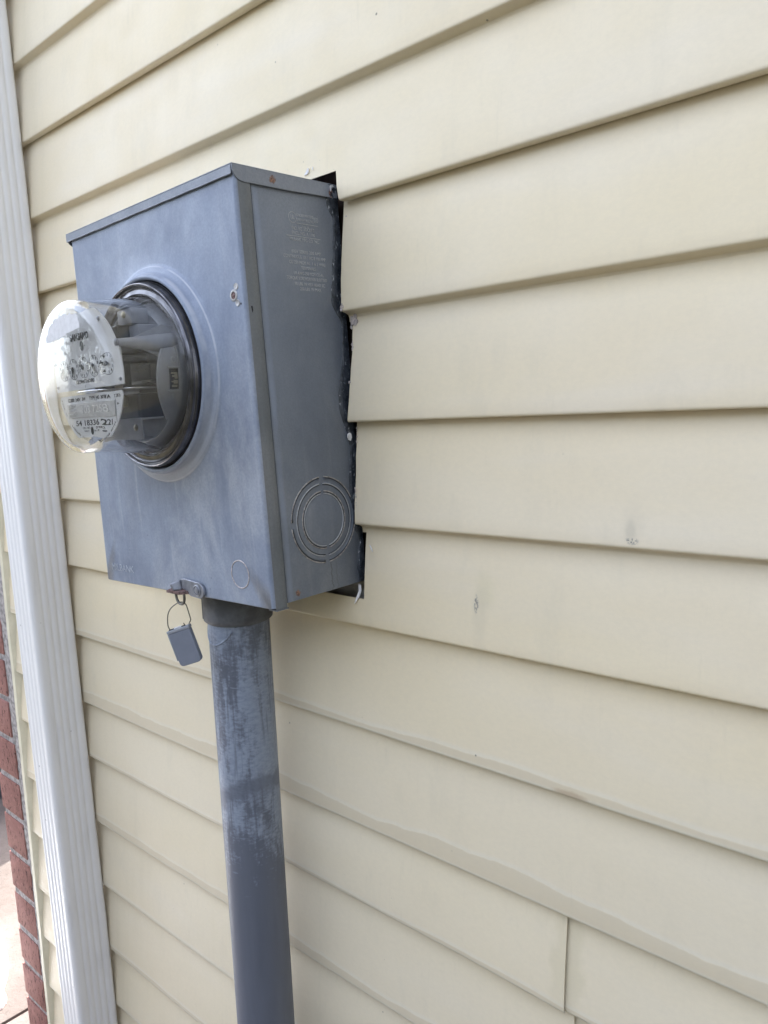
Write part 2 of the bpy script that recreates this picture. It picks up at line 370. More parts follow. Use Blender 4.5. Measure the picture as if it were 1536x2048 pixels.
def text(bm, body, size, mat, width=None, ext=.0003, bold=0.0, align='CENTER', mi=0):
    cu = bpy.data.curves.new('t', 'FONT'); cu.body = body; cu.size = size; cu.extrude = ext; cu.align_x = align; cu.align_y = 'CENTER'
    cu.offset = bold; cu.resolution_u = 3
    o = bpy.data.objects.new('t', cu); COL.objects.link(o); dg = bpy.context.evaluated_depsgraph_get()
    me = bpy.data.meshes.new_from_object(o.evaluated_get(dg))
    if width:
        xs = [v.co.x for v in me.vertices]
        if xs:
            k = width / max(1e-6, max(xs) - min(xs))
            for v in me.vertices: v.co.x *= k
    me.transform(mat); n0 = len(bm.faces); bm.from_mesh(me); bm.faces.ensure_lookup_table()
    for f in bm.faces[n0:]: f.material_index = mi
    bpy.data.objects.remove(o); bpy.data.curves.remove(cu); bpy.data.meshes.remove(me)
def frame(o, ex, ey):
    ex = Vector(ex).normalized(); ey = Vector(ey).normalized(); ez = ex.cross(ey)
    m = Matrix((ex, ey, ez)).transposed().to_4x4(); m.translation = Vector(o); return m
def FRONT(x, y, z, a=0): return frame((x, y, z), (math.cos(a), 0, math.sin(a)), (-math.sin(a), 0, math.cos(a)))
def SIDE(x, y, z): return frame((x, y, z), (0, 1, 0), (0, 0, 1))

# ================================================================== GROUND
GZ = -1.6
bm = bmesh.new(); s = 600
bm.faces.new([bm.verts.new(p) for p in ((-s, -s, GZ), (s, -s, GZ), (s, s, GZ), (-s, s, GZ))])
o = link('ground', bm, M['ground']); o['kind'] = 'structure'
# concrete path round the corner: slabs with real joints
bm = bmesh.new()
def slab(x0, x1, y0, y1): box(bm, x0, x1, y0, y1, GZ - .05, GZ + .012, .004)
slab(-2.47, -.893, -1.3, 1.6)
slab(-.885, -.806, -.9, 1.6)
slab(-.799, .9, -.9, -.022)
slab(-2.47, -.893, 1.608, 6)
o = link('path', bm, M['concrete'], smooth=30); o['kind'] = 'structure'
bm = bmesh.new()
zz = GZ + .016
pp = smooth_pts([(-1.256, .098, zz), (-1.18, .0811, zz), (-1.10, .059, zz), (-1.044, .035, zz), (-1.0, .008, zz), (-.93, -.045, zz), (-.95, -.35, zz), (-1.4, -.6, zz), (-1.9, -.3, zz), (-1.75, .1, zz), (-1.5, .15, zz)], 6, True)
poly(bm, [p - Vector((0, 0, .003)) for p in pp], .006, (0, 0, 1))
o = link('sunlit_patch', bm, M['sunlit_white']); o['kind'] = 'structure'  # pool of sunlight laid on the path as a white sheet

# ================================================================== HEDGE opposite the wall, added unseen to block low sky light; shows in reflections
M['blocker_leaf'] = plain('sky_blocker_dark_leaf', (.045, .048, .03), .6, 0, .4, 8)
hd = empty('sky_blocker_hedge', 'tall dark foliage added out of view to block sky light from the wall', 'sky_blocker_hedge', (0, -3.6, GZ))
bm = bmesh.new(); rnd = random.Random(3)
for i in range(9000):
    x = rnd.uniform(-7, 8); z = rnd.uniform(.02, 3.0); y = rnd.gauss(0, .16) - .2 * (z / 3) ** 2 + .25 * noise.noise(Vector((x * .8, z * 1.1, 0)))
    z *= 1 + .12 * noise.noise(Vector((x * .6, 3, 0)))
    a = rnd.uniform(.06, .15); u = Vector((rnd.gauss(0, 1), rnd.gauss(0, 1), rnd.gauss(0, 1))).normalized(); v = u.orthogonal().normalized()
    c = Vector((x, y, z)); bm.faces.new([bm.verts.new(c + p) for p in (u * a, v * a * .6, -u * a, -v * a * .6)])
for i in range(4200):
    y = rnd.uniform(-.2, 3.4); z = rnd.uniform(.02, 3.0); x = 3.3 + rnd.gauss(0, .16)
    a = rnd.uniform(.06, .15); u = Vector((rnd.gauss(0, 1), rnd.gauss(0, 1), rnd.gauss(0, 1))).normalized(); v = u.orthogonal().normalized()
    c = Vector((x, y, z)); bm.faces.new([bm.verts.new(c + p) for p in (u * a, v * a * .6, -u * a, -v * a * .6)])
link('sky_blocker_foliage', bm, M['blocker_leaf'], hd)
bm = bmesh.new()
for i in range(24): tube(bm, [(-6.8 + i * .62, -.05, 0), (-6.78 + i * .62, 0, 1.2), (-6.75 + i * .62, -.02, 2.5)], [.04, .03, .012], 8)
link('sky_blocker_stem', bm, M['sheath'] if 'sheath' in M else M['black'], hd)

# ================================================================== SIDING WALL
wall = empty('siding_wall', 'wall of cream vinyl lap siding behind the grey meter box', 'wall', (0, 0, 0))
Z = {-3: .35011, -2: .23254, -1: .11514, 0: 0., 1: -.1121, 2: -.22856, 3: -.3401, 4: -.4545, 5: -.5771, 6: -.69841, 7: -.79868, 8: -.92, 9: -1.0427, 10: -1.16887, 11: -1.28019, 12: -1.397, 13: -1.512}
for k in range(-4, -12, -1): Z[k] = Z[k + 1] + .1165
T = .0131
XL = lambda z: -.612 + .037 * z        # left end of the laps, inside the channel
XR = 2.6
STAIN = {5: .5, 6: 1.0, 7: .35, 8: .7, 9: .25, 4: .0, 10: .4, 3: .0}
bm = bmesh.new(); LV = bm.verts.layers.float.new('lapv'); LS = bm.verts.layers.float.new('stain')
def wob(x, z): return .0006 * noise.noise(Vector((x * 2.3, z * 5, 1.7))) + .0003 * noise.noise(Vector((x * 7, z * 13, 5.)))
def piece(k, cols, hole=None, zsplit=None, dy=None, rag=0.0, step=.02):
    """one lap; cols: list of x(z) column borders; hole=(column index, zlo, zhi) leaves that part open"""
    z1 = Z[k - 1]; z0 = Z[k]; top = z1 + .004; zs0 = z0 + .0035
    zl = [top + (zs0 - top) * i / 11 for i in range(12)]
    if zsplit is not None:
        j = min(range(1, 11), key=lambda q: abs(zl[q] - zsplit)); zl[j] = zsplit
    prof = [(z, -.0008 - (T - .0008) * min(1, max(0, (z1 - z) / (z1 - z0 - .0035))), z) for z in zl]
    prof += [(z0 + .0018, -T + .0001, z0), (z0 + .0007, -T + .0006, z0), (z0 + .0001, -T + .0016, z0)]
    if k % 2: prof += [(z0 - .0012, -.0065, z0), (z0 - .0030, -.0028, z0), (z0 - .0062, -.0014, z0), (z0 - .010, -.0013, z0)]
    else: prof += [(z0 + .0001, -.0045, z0), (z0 + .0006, -.0022, z0)]
    grid = []; cells = []
    for ci, (xl, xr) in enumerate(zip(cols, cols[1:])):
        nx = max(2, int(max(abs(xr(z0) - xl(z0)), .01) / step)); cells += [ci] * nx
    for (z, y, zr) in prof:
        row = []
        for ci, (xl, xr) in enumerate(zip(cols, cols[1:])):
            nx = cells.count(ci); a, b = xl(z), xr(z)
            if rag and ci == 2: a += rag * noise.noise(Vector((z * 210, k, 0)))
            if rag and ci == 1: b += rag * noise.noise(Vector((z * 210, k, 0)))
            for i in range(nx + (1 if ci == len(cols) - 2 else 0)):
                x = a + (b - a) * i / nx
                yy = y + wob(x, zr) * (1 if y < -.003 else .3)
                vv = min(1, max(0, (z1 - zr) / (z1 - z0)))
                if vv < .97: yy -= math.sin(vv * PI) * (.0007 + (.0022 if k >= 5 else 0.) * max(0, .5 + noise.noise(Vector((x * 2.1, k * 3.7, 9)))))
                if dy: yy += dy(x)
                v = bm.verts.new((x, yy, z)); v[LV] = min(1, max(0, (z1 - z) / (z1 - z0))); v[LS] = STAIN.get(k, .25 if k > 9 else 0); row.append(v)
        grid.append(row)
    for A, B in zip(grid, grid[1:]):
        zc = (A[0].co.z + B[0].co.z) / 2
        for i, ci in enumerate(cells):
            if hole and ci == hole[0] and hole[1] < zc < hole[2]: continue
            bm.faces.new((A[i], B[i], B[i + 1], A[i + 1]))
def lin(pts):
    pts = sorted(pts)
    def f(z):
        if z <= pts[0][0]: return pts[0][1]
        for (a, b), (c, e) in zip(pts, pts[1:]):
            if z <= c: return b + (e - b) * (z - a) / (c - a)
        return pts[-1][1]
    return f
K = lambda v: (lambda z: v)
boxL = lambda z: -.006 - .0074 * max(0, min(1, (z + .4128) / .426)) + .004
CUT = {0: lin([(.04, .3340), (.0308, .3342), (.010, .3360), (-.006, .3405)]), 1: lin([(-.008, .3340), (-.0583, .3325), (-.1121, .3330)]),
       2: lin([(-.117, .3378), (-.1523, .3388), (-.2286, .3330)]), 3: lin([(-.2307, .3352), (-.29, .3358), (-.3401, .3350)]), 4: lin([(-.3437, .3412), (-.4236, .3402)])}
for k in range(-10, 14):
    if k == 0: piece(0, [XL, boxL, CUT[0], K(XR)], (1, -1, .0309), .0309, rag=.0004)
    elif k in (1, 2, 3): piece(k, [XL, boxL, CUT[k], K(XR)], (1, -9, 9), rag=.0012)
    elif k == 4: piece(4, [XL, boxL, CUT[4], K(XR)], (1, -.4236, 9), -.4236, rag=.0006)
    elif k in (7, 8):
        xj = .5825 if k == 7 else .5875
        piece(k, [XL, K(xj)], dy=lambda x, a=xj: -.0030 * max(0, 1 - (a - x) / .12)); piece(k, [K(xj - .02), K(XR)])
    else: piece(k, [XL, K(XR)])
for f in [f for f in bm.faces if not f.is_valid]: pass
bmesh.ops.delete(bm, geom=[v for v in bm.verts if not v.link_faces], context='VERTS')
o = link('siding', bm, M['siding'], wall, smooth=35)
sm = o.modifiers.new('thickness', 'SOLIDIFY'); sm.thickness = .0012; sm.offset = -1; sm.use_rim = True
es = o.modifiers.new('crisp', 'EDGE_SPLIT'); es.split_angle = math.radians(55)
# backing board, seen through the gaps of the cut-out
bm = bmesh.new(); box(bm, -.60, 2.6, .016, .028, GZ, 1.25, 0)
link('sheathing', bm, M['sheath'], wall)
# house body that keeps the wall in the shade
bm = bmesh.new(); box(bm, -.79, 2.6, .10, 5.0, GZ, 1.25, 0)
link('house_body', bm, M['trim'], wall)
bm = bmesh.new()
prof = [(-.45, 1.25), (5.4, 1.25), (5.4, 1.30), (2.5, 2.4), (-.45, 1.30)]
a = [bm.verts.new((-1.1, y, z)) for y, z in prof]; b = [bm.verts.new((2.9, y, z)) for y, z in prof]
bm.faces.new(a); bm.faces.new(b[::-1])
for i in range(5): bm.faces.new((a[i], b[i], b[(i + 1) % 5], a[(i + 1) % 5]))
bmesh.ops.recalc_face_normals(bm, faces=bm.faces)
link('roof', bm, M['trim'], wall)
# channel trim that receives the left ends of the laps
bm = bmesh.new(); rows = []
for i in range(60):
    z = 1.25 + (GZ - 1.25) * i / 59; x = XL(z) + .001; jj = .0006 * noise.noise(Vector((z * 9, 3, 3)))
    rows.append([bm.verts.new(p) for p in ((x + .012, .0035, z), (x - .0005, .002, z), (x - .001, -.0158 + jj, z), (x - .0025, -.0178 + jj, z), (x - .0125, -.0185 + jj, z), (x - .0145, -.0165 + jj, z), (x - .0148, .010, z))])
for A, B in zip(rows, rows[1:]):
    for i in range(6): bm.faces.new((A[i], A[i + 1], B[i + 1], B[i]))
bmesh.ops.recalc_face_normals(bm, faces=bm.faces)
link('trim_channel', bm, M['trim'], wall, smooth=40)
# dried sealant residue on the cut edges
bm = bmesh.new()
def blobs(x, z, y, n, sx, sz, r):
    for _ in range(n):
        px, pz = x + random.uniform(-sx, sx), z + random.uniform(-sz, sz); rr = r * random.uniform(.4, 1)
        q = bmesh.ops.create_icosphere(bm, subdivisions=2, radius=rr)['verts']
        for v in q:
            v.co = Vector((v.co.x, v.co.y * .45, v.co.z * 1.4)) * (1 + .35 * noise.noise(v.co * 500 + Vector((px * 90, 0, pz * 90)))) + Vector((px, y, pz))
blobs(.3412, -.121, -.0030, 26, .0045, .004, .0026)
blobs(.3390, -.150, -.0055, 20, .0008, .028, .0014)
blobs(.3362, -.200, -.010, 9, .0012, .02, .0012)
blobs(.3362, -.245, -.004, 8, .001, .01, .0010)
blobs(.3362, -.315, -.0112, 14, .0008, .018, .0013)
blobs(.3362, -.014, -.0020, 5, .0015, .003, .0018)
blobs(.3342, -.107, -.0134, 5, .002, .003, .0016)
link('sealant_residue', bm, M['pink_residue'], wall, smooth=180)
# torn white scraps around the cut-out
bm = bmesh.new()
poly(bm, [(.3275, -.006, -.4085), (.3330, -.007, -.4090), (.3352, -.009, -.4150), (.3340, -.0115, -.4215), (.3305, -.0145, -.4275), (.3290, -.015, -.4295), (.3302, -.0125, -.4225), (.3312, -.009, -.4155), (.3292, -.007, -.4115)], .0006, (0, -1, 0))
poly(bm, [(.2860, -.0105, .0368), (.2895, -.0105, .0400), (.2925, -.0105, .0432), (.2938, -.0105, .0425), (.2932, -.0105, .0385), (.2905, -.0105, .0368)], .0006, (0, -1, 0))
poly(bm, [(.2995, -.0105, .0425), (.3003, -.0105, .0425), (.3005, -.0105, .0395), (.2997, -.0105, .0395)], .0006, (0, -1, 0))
poly(bm, [(.3495, -.0065, -.3622), (.3512, -.0065, -.3640), (.3532, -.0065, -.3678), (.3535, -.0065, -.3700), (.3515, -.0065, -.3668)], .0008, (0, -1, 0))
link('torn_scraps', bm, M['white_bit'], wall)

# ================================================================== BRICK WALL
brick = empty('brick_wall', 'red wire-cut brick corner left of the white downspout', 'wall', (0, 0, 0))
tops = [-1.4905, -1.407, -1.323, -1.2334, -1.139, -1.0466, -.9562]
while tops[-1] < 1.2: tops.append(tops[-1] + .0895)
tops.insert(0, -1.574)
bm = bmesh.new(); XC = -.800
for i, zt in enumerate(tops):
    zb = (tops[i - 1] + .0135) if i else GZ
    def br(x0, x1, y0, y1):
        j = lambda: random.uniform(-.0012, .0012)
        n0 = len(bm.verts); box(bm, x0 + j(), x1 + j(), y0 + j(), y1, zb + j() * .5, zt + j() * .5, .0014)
    lean = .012 * max(0, -.9 - zb) * 0
    br(XC, -.701 + .004 * ((i * 7) % 3 - 1) - .02 * 0, -.012, .09)
    y = .0995 if i % 2 else .19
    if i % 2 == 0: br(XC, -.705, .0995, .18)
    while y < 5.0: br(XC, -.705, y, min(y + .215, 5.0)); y += .2245
link('bricks', bm, M['brick'], brick, smooth=40)
bm = bmesh.new(); box(bm, XC + .005, -.664, -.0095, 5.0, GZ, 1.24, 0)
bmesh.ops.subdivide_edges(bm, edges=[e for e in bm.edges if abs(e.verts[0].co.z - e.verts[1].co.z) > 1], cuts=240)
for v in bm.verts:
    if v.co.y < 0: v.co.y += .0018 * noise.noise(v.co * 60); 
    if v.co.x > -.7: v.co.x = XL(v.co.z) - .0145 + .001 * noise.noise(v.co * 40)
link('mortar', bm, M['mortar'], brick, smooth=40)

# ================================================================== DARK BIN beyond the corner
bn = empty('storage_bin', 'dark navy bin standing on sunlit concrete past the brick corner', 'bin', (-2.16, .64, GZ + .012), (0, 0, .25))
bm = bmesh.new()
def taper_box(bm, w0, d0, w1, d1, z0, z1, bev):
    vs = [bm.verts.new((sx * w / 2, sy * dd / 2, z)) for (w, dd, z) in ((w0, d0, z0), (w1, d1, z1)) for sx in (-1, 1) for sy in (-1, 1)]
    fs = [bm.faces.new([vs[i] for i in q]) for q in ((0, 1, 3, 2), (4, 6, 7, 5), (0, 4, 5, 1), (2, 3, 7, 6), (0, 2, 6, 4), (1, 5, 7, 3))]
    bmesh.ops.bevel(bm, geom=list({e for f in fs for e in f.edges}), offset=bev, segments=3, affect='EDGES')
taper_box(bm, .48, .48, .56, .58, .04, .92, .02); link('bin_body', bm, M['bin'], bn, smooth=40)
bm = bmesh.new(); taper_box(bm, .60, .62, .54, .56, .925, .98, .015); tube(bm, [(-.22, .36, .93), (.22, .36, .93)], .015); link('lid', bm, M['bin'], bn, smooth=40)
for sx in (-1, 1):
    bm = bmesh.new(); lathe(bm, [(0, -.02), (.09, -.02), (.1, -.01), (.1, .01), (.09, .02), (0, .02)], 24, Matrix.Translation((sx * .25, .2, .1)) @ Matrix.Rotation(PI / 2, 4, 'Z'))
    link('wheel', bm, M['black'], bn, smooth=40)
bm = bmesh.new(); box(bm, -.24, .24, -.25, -.2, 0, .045, .008); link('foot', bm, M['bin'], bn)

# ================================================================== DOWNSPOUT
bm = bmesh.new()
x1, x0, y1, y0 = -.3565, -.4295, -.015, -.0855
def flute(a, b, nfl, mA, mB, depth):
    """positions along a side from 0..1 with dips"""
    out = []; L = b - a; s0 = a + mA; s1 = b - mB; p = (s1 - s0) / nfl
    for i in range(nfl):
        c = s0 + p * i
        for t, dd in ((0.0, 0), (.12, .35), (.25, 1), (.40, 1), (.53, .35), (.66, 0)): out.append((c + p * t, dd * depth))
    return out
R_ = .0075; pr = []
def corner(cx, cy, a0):
    for i in range(5):
        a = a0 + PI / 2 * i / 4; pr.append((cx + R_ * math.cos(a), cy + R_ * math.sin(a)))
corner(x1 - R_, y0 + R_, -PI / 2)
for s, dd in flute(y0 + R_, y1 - R_, 4, .008, .001, .0011): pr.append((x1 - dd, s))
corner(x1 - R_, y1 - R_, 0)
corner(x0 + R_, y1 - R_, PI / 2)
for s, dd in flute(0, (y1 - y0) - 2 * R_, 4, .001, .008, .0011): pr.append((x0 + dd, y1 - R_ - s))
corner(x0 + R_, y0 + R_, PI)
for s, dd in flute(x0 + R_, x1 - R_, 4, .001, .001, .0011): pr.append((s, y0 + dd))
zs = [1.3, .9, .5, .1, -.3, -.7, -1.1, -1.5]; rows = []
for z in zs:
    sh = .0045 * (z + .4) * -1
    rows.append([bm.verts.new((x + sh + .0006 * math.sin(z * 7), y + .0008 * math.sin(z * 5 + 1), z)) for x, y in pr])
for A, B in zip(rows, rows[1:]):
    for i in range(len(A)): j = (i + 1) % len(A); bm.faces.new((A[i], B[i], B[j], A[j]))
bmesh.ops.recalc_face_normals(bm, faces=bm.faces)
ds = link('downspout', bm, M['spout'], smooth=30)
ds['label'] = 'white fluted metal downspout running the full height at left'; ds['category'] = 'downspout'

# ================================================================== METER BOX
W, D, H = .33272, .13252, .42639
BROT = (Matrix.Rotation(-.0172385, 4, 'Y') @ Matrix.Rotation(.0093468, 4, 'X'))
BLOC = Vector((0, 0, -.41279)); BM = Matrix.Translation(BLOC) @ BROT
mb = empty('meter_box', 'weathered blue-grey galvanised steel meter box fixed to the siding', 'meter box', BLOC, BROT.to_euler())
CX, CZ = .1667, .2435
def keystone(bm):
    for v in bm.verts:
        v.co.x += .0084 * (v.co.z / H) * (1 - v.co.x / W)
# body sides
bm = bmesh.new(); box(bm, .002, W - .0014, -.1124, .004, .0012, H - .004, .0009); box(bm, .004, W - .0060, -D + .003, -.1128, .002, H - .005, 0)
keystone(bm); link('box_body', bm, M['galv_side'], mb, smooth=40)
# cover: front sheet with raised round dome and the opening, wrapped edges
bm = bmesh.new()
rim = [(.1000, -.010), (.1004, .0095), (.1014, .0128), (.1030, .0142), (.1050, .0140), (.1066, .0122), (.1078, .0085), (.1092, .0052), (.1110, .0040), (.1135, .0034), (.1152, .0024), (.1166, .0006), (.1190, 0)]
N = 128; rc = .0035
x0, x1, z0, z1 = rc, W - rc, 0.0, H - .004
angs = [2 * PI * i / N for i in range(N)]
for cxy in ((x0, z0), (x1, z0), (x1, z1), (x0, z1)):   # snap nearest ray to each corner
    a = math.atan2(cxy[1] - CZ, cxy[0] - CX) % (2 * PI); i = min(range(N), key=lambda q: abs(angs[q] - a)); angs[i] = a
rings = [[bm.verts.new((CX + r * math.cos(a), -D - h, CZ + r * math.sin(a))) for a in angs] for r, h in rim]
def edgept(a):
    c, s_ = math.cos(a), math.sin(a); t = 1e9
    if c > 1e-9: t = min(t, (x1 - CX) / c)
    if c < -1e-9: t = min(t, (x0 - CX) / c)
    if s_ > 1e-9: t = min(t, (z1 - CZ) / s_)
    if s_ < -1e-9: t = min(t, (z0 - CZ) / s_)
    return CX + t * c, CZ + t * s_
for f in (.35, .7, 1.0):
    R = []
    for a in angs:
        ex, ez = edgept(a); bx_, bz_ = CX + .1190 * math.cos(a), CZ + .1190 * math.sin(a)
        px, pz = bx_ + (ex - bx_) * f, bz_ + (ez - bz_) * f
        dent = .0007 * noise.noise(Vector((px * 14, pz * 9, 2))) * (1 if f < 1 else 0)
        R.append(bm.verts.new((px, -D - dent, pz)))
    rings.append(R)
for A, B in zip(rings, rings[1:]):
    for i in range(N): j = (i + 1) % N; bm.faces.new((A[i], A[j], B[j], B[i]))
def strip(profile, za, zb, mi=0, nz=24):
    rows = [[bm.verts.new((x + (.0004 * noise.noise(Vector((z * 30, 2, 2))) if q > 0 else 0), y, z)) for q, (x, y) in enumerate(profile)] for z in [za + (zb - za) * i / nz for i in range(nz + 1)]]
    for A, B in zip(rows, rows[1:]):
        for i in range(len(A) - 1): bm.faces.new((A[i], A[i + 1], B[i + 1], B[i])).material_index = mi
arc = lambda cx, cy, r, a0, a1, n=6: [(cx + r * math.cos(a0 + (a1 - a0) * i / n), cy + r * math.sin(a0 + (a1 - a0) * i / n)) for i in range(n + 1)]
strip(arc(W - rc, -D + rc, rc, -PI / 2, 0), z0, z1)
strip([(W, -D + rc), (W + .0002, -.124), (W + .0003, -.1146), (W - .0002, -.1140), (W - .0040, -.1139)], z0 - .0022, z1, 1)
strip(arc(rc, -D + rc, rc, -PI / 2, -PI)[:], z0, z1); strip([(0, -D + rc), (0, -.1142), (.002, -.1140)], z0, z1, 1)
# bottom return of the cover
vs = [bm.verts.new(p) for p in ((rc, -D, 0), (W - rc, -D, 0), (W - rc, -D + .0015, -.0012), (rc, -D + .0015, -.0012), (W - rc, -.114, -.0015), (rc, -.114, -.0015))]
bm.faces.new((vs[0], vs[1], vs[2], vs[3])); bm.faces.new((vs[3], vs[2], vs[4], vs[5]))
keystone(bm); bmesh.ops.remove_doubles(bm, verts=bm.verts, dist=2e-5); bmesh.ops.recalc_face_normals(bm, faces=bm.faces)
cover = link('cover', bm, [M['galv_front'], M['galv_flange']], mb, smooth=50)
# small folded tab at the lower right corner
bm = bmesh.new(); box(bm, W - .012, W + .0012, -.1290, -.1130, -.0036, -.0024, .0004); link('corner_tab', bm, M['galv_flange'], mb)
# well behind the opening
bm = bmesh.new(); lathe(bm, [(.1030, .004), (.1030, -.045), (0, -.045)], 64, Matrix.Translation((CX, -D, CZ))); link('socket_well', bm, M['bakelite'], mb, smooth=40)
# cap
bm = bmesh.new()
cap = [(-.1375, .4262), (-.1375, .4180)]
ztop = .4266
box(bm, .0022, W + .0012, -D - .0026, .003, ztop - .0012, ztop, 0)
box(bm, .0022, W - .0010, -D - .0026, -D - .0014, .4172, ztop - .0013, 0)
for q in arc(0, 0, 1, 0, 1, 1)[:0]: pass
flap = [(-D - .0025, ztop - .0012), (-D - .0025, .4225)] + [(-.1225 - .0125 * math.cos(t * PI / 2 / 6), .4225 - .0115 * math.sin(t * PI / 2 / 6)) for t in range(1, 7)] + [(-.060, .4112), (-.030, .4122), (0, .4125), (.003, ztop - .0012)]
poly(bm, [(W + .0000, y, z) for y, z in flap], .0013, (1, 0, 0))
poly(bm, [(.0022, y, z) for y, z in flap], .0012, (1, 0, 0))
# front rolled bottom hem
tube(bm, [(.0024 + (W - .0044) * i / 20, -D - .0020, .4174 + .0002 * math.sin(i * 2.1)) for i in range(21)], .0009, 8)
bmesh.ops.recalc_face_normals(bm, faces=bm.faces)
cp = link('top_cap', bm, M['galv_cap'], mb, smooth=30)
bv = cp.modifiers.new('edge', 'BEVEL'); bv.width = .0006; bv.segments = 2; bv.limit_method = 'ANGLE'
# knockouts on the side
M['groove'] = plain('dark_stamped_groove', (.05, .055, .065), .6, .1, .3, 200)
def ring_side(r, gaps, th=.0006):
    bm = bmesh.new(); cy, cz = -.053, .0786
    gaps = sorted(gaps); n = len(gaps)
    for i in range(n):
        a0 = gaps[i] + .07; a1 = (gaps[(i + 1) % n] + (2 * PI if i == n - 1 else 0)) - .07
        m_ = max(6, int((a1 - a0) / .08))
        tube(bm, [(W - .0012, cy + r * math.cos(a0 + (a1 - a0) * q / m_), cz + r * math.sin(a0 + (a1 - a0) * q / m_)) for q in range(m_ + 1)], th, 8)
    return bm
for r, gp, m_ in ((.0457, (PI / 2, PI, -PI / 2 + 2 * PI), 'ring_edge2'), (.0443, (PI / 2, PI, 3 * PI / 2), 'groove'), (.0430, (PI / 2, PI, 3 * PI / 2), 'galv_side'), (.0385, (PI / 2 + .03, 3 * PI / 2), 'emboss'), (.0373, (PI / 2 + .03, 3 * PI / 2), 'groove'), (.0306, (PI / 2, 3 * PI / 2 + .08), 'ring_edge2'), (.0293, (PI / 2, 3 * PI / 2 + .08), 'groove'), (.0280, (PI / 2, 3 * PI / 2 + .08), 'emboss')):
    if m_ == 'ring_edge2' and m_ not in M: M[m_] = plain('scraped_knockout_edge', (.36, .335, .32), .5, .1, .4, 300)
    link('knockout_ring', ring_side(r, gp), M[m_], mb, smooth=180)
bm = bmesh.new(); lathe(bm, [(.0260, -.0012), (.0262, .0005), (.0240, .0008), (0, .0008)], 48, Matrix.Translation((W - .0016, -.053, .0786)) @ Matrix.Rotation(PI / 2, 4, 'Z'))
link('knockout_disc', bm, M['galv_side'], mb, smooth=50)
# knockout ring on the front
bm = bmesh.new(); tube(bm, [(.2837 + .0146 * math.cos(a), -D - .0001, .0313 + .0146 * math.sin(a)) for a in [2 * PI * i / 48 for i in range(48)]], .0007, 8, True)
M['front_ring'] = plain('pale_worn_ring', (.50, .45, .45), .6, .1, .35, 250)
link('knockout_ring', bm, M['front_ring'], mb, smooth=180)
# screw hole with two weld dents
bm = bmesh.new(); lathe(bm, [(.0058, -.0002), (.0050, .0006), (.0036, .0004), (.0032, -.0012)], 28, Matrix.Translation((.3157, -D, .3085))); link('screw_surround', bm, M['ring_edge'], mb, smooth=60)
bm = bmesh.new(); lathe(bm, [(0, .0002), (.0012, .0005), (.0020, -.0002), (.0034, .0002)], 20, Matrix.Translation((.3157, -D, .3085))); link('rivet', bm, M['rust'], mb, smooth=60)
for px, pz in ((.3206, .3164), (.3211, .3009)):
    bm = bmesh.new(); lathe(bm, [(.0034, -.0002), (.0029, .0006), (.0022, .0003), (0, .0002)], 24, Matrix.Translation((px, -D, pz))); link('weld_dent', bm, M['ring_edge'], mb, smooth=60)
bm = bmesh.new(); lathe(bm, [(0, .0003), (.0009, .0003), (.0011, 0)], 12, Matrix.Translation((.3259, -D + .0001, .2995))); link('pin_hole', bm, M['dark_gap'], mb)
bm = bmesh.new(); poly(bm, [(W + .0001, -.1262, .2965), (W + .0001, -.1246, .2968), (W + .0001, -.1243, .2925), (W + .0001, -.1252, .2905), (W + .0001, -.1256, .2930)], .0004, (1, 0, 0)); link('rust_hole', bm, M['dark_gap'], mb)
# lettering
bm = bmesh.new(); X = W - .0014
def side_text(s_, yc, z, wd, sz): text(bm, s_, sz, SIDE(X, yc, z), wd, .0003)
text(bm, 'UL', .0058, SIDE(X, -.0625, .3868), .0048, .0003)
tube(bm, [(X, -.0625 + .0052 * math.cos(a), .3868 + .0052 * math.sin(a)) for a in [2 * PI * i / 28 for i in range(28)]], .0003, 5, True)
side_text('UNDERWRITERS', -.0455, .3897, .023, .0040); side_text('LABORATORIES INC.', -.0455, .3852, .023, .0036); side_text('LISTED', -.0307, .3872, .0060, .0072)
box(bm, X, X + .0004, -.0575, -.029, .3813, .3818); side_text('572 B', -.046, .3790, .009, .0022)
side_text('IND. EQ. SOCKET', -.0495, .3763, .030, .0050); side_text('ENCL. NO. A 1190', -.0495, .3717, .031, .0046)
box(bm, X, X + .0004, -.0725, -.0265, .3683, .3688); side_text('MILBANK MFG. CO. INC.', -.0485, .3655, .040, .0048)
for s_, yc, z, wd in (('600V SERIES 200 AMP', -.0475, .3535, .040), ('CONTINUOUS 100 1 AC & 100 AMP', -.050, .3483, .057), ('CU 250 MCM AL  1 & 3 WIRE', -.047, .3428, .050), ('TERMINALS', -.0465, .3378, .020),
                      ('1/0 AWG-250 MCM CU-AL', -.0465, .3322, .041), ('TORQUE SCREWDRIVER SLOTTED', -.049, .3272, .055), ('90 LBS. IN HEX HEAD SC.', -.0455, .3217, .042), ('250 LBS. IN MAX', -.0455, .3168, .029)):
    side_text(s_, yc, z, wd, .0046)
link('stamped_lettering', bm, M['emboss'], mb)
bm = bmesh.new(); text(bm, 'MILBANK', .0125, FRONT(.0425, -D, .0172), .052, .0004)
link('stamped_name', bm, M['emboss_f'], mb)
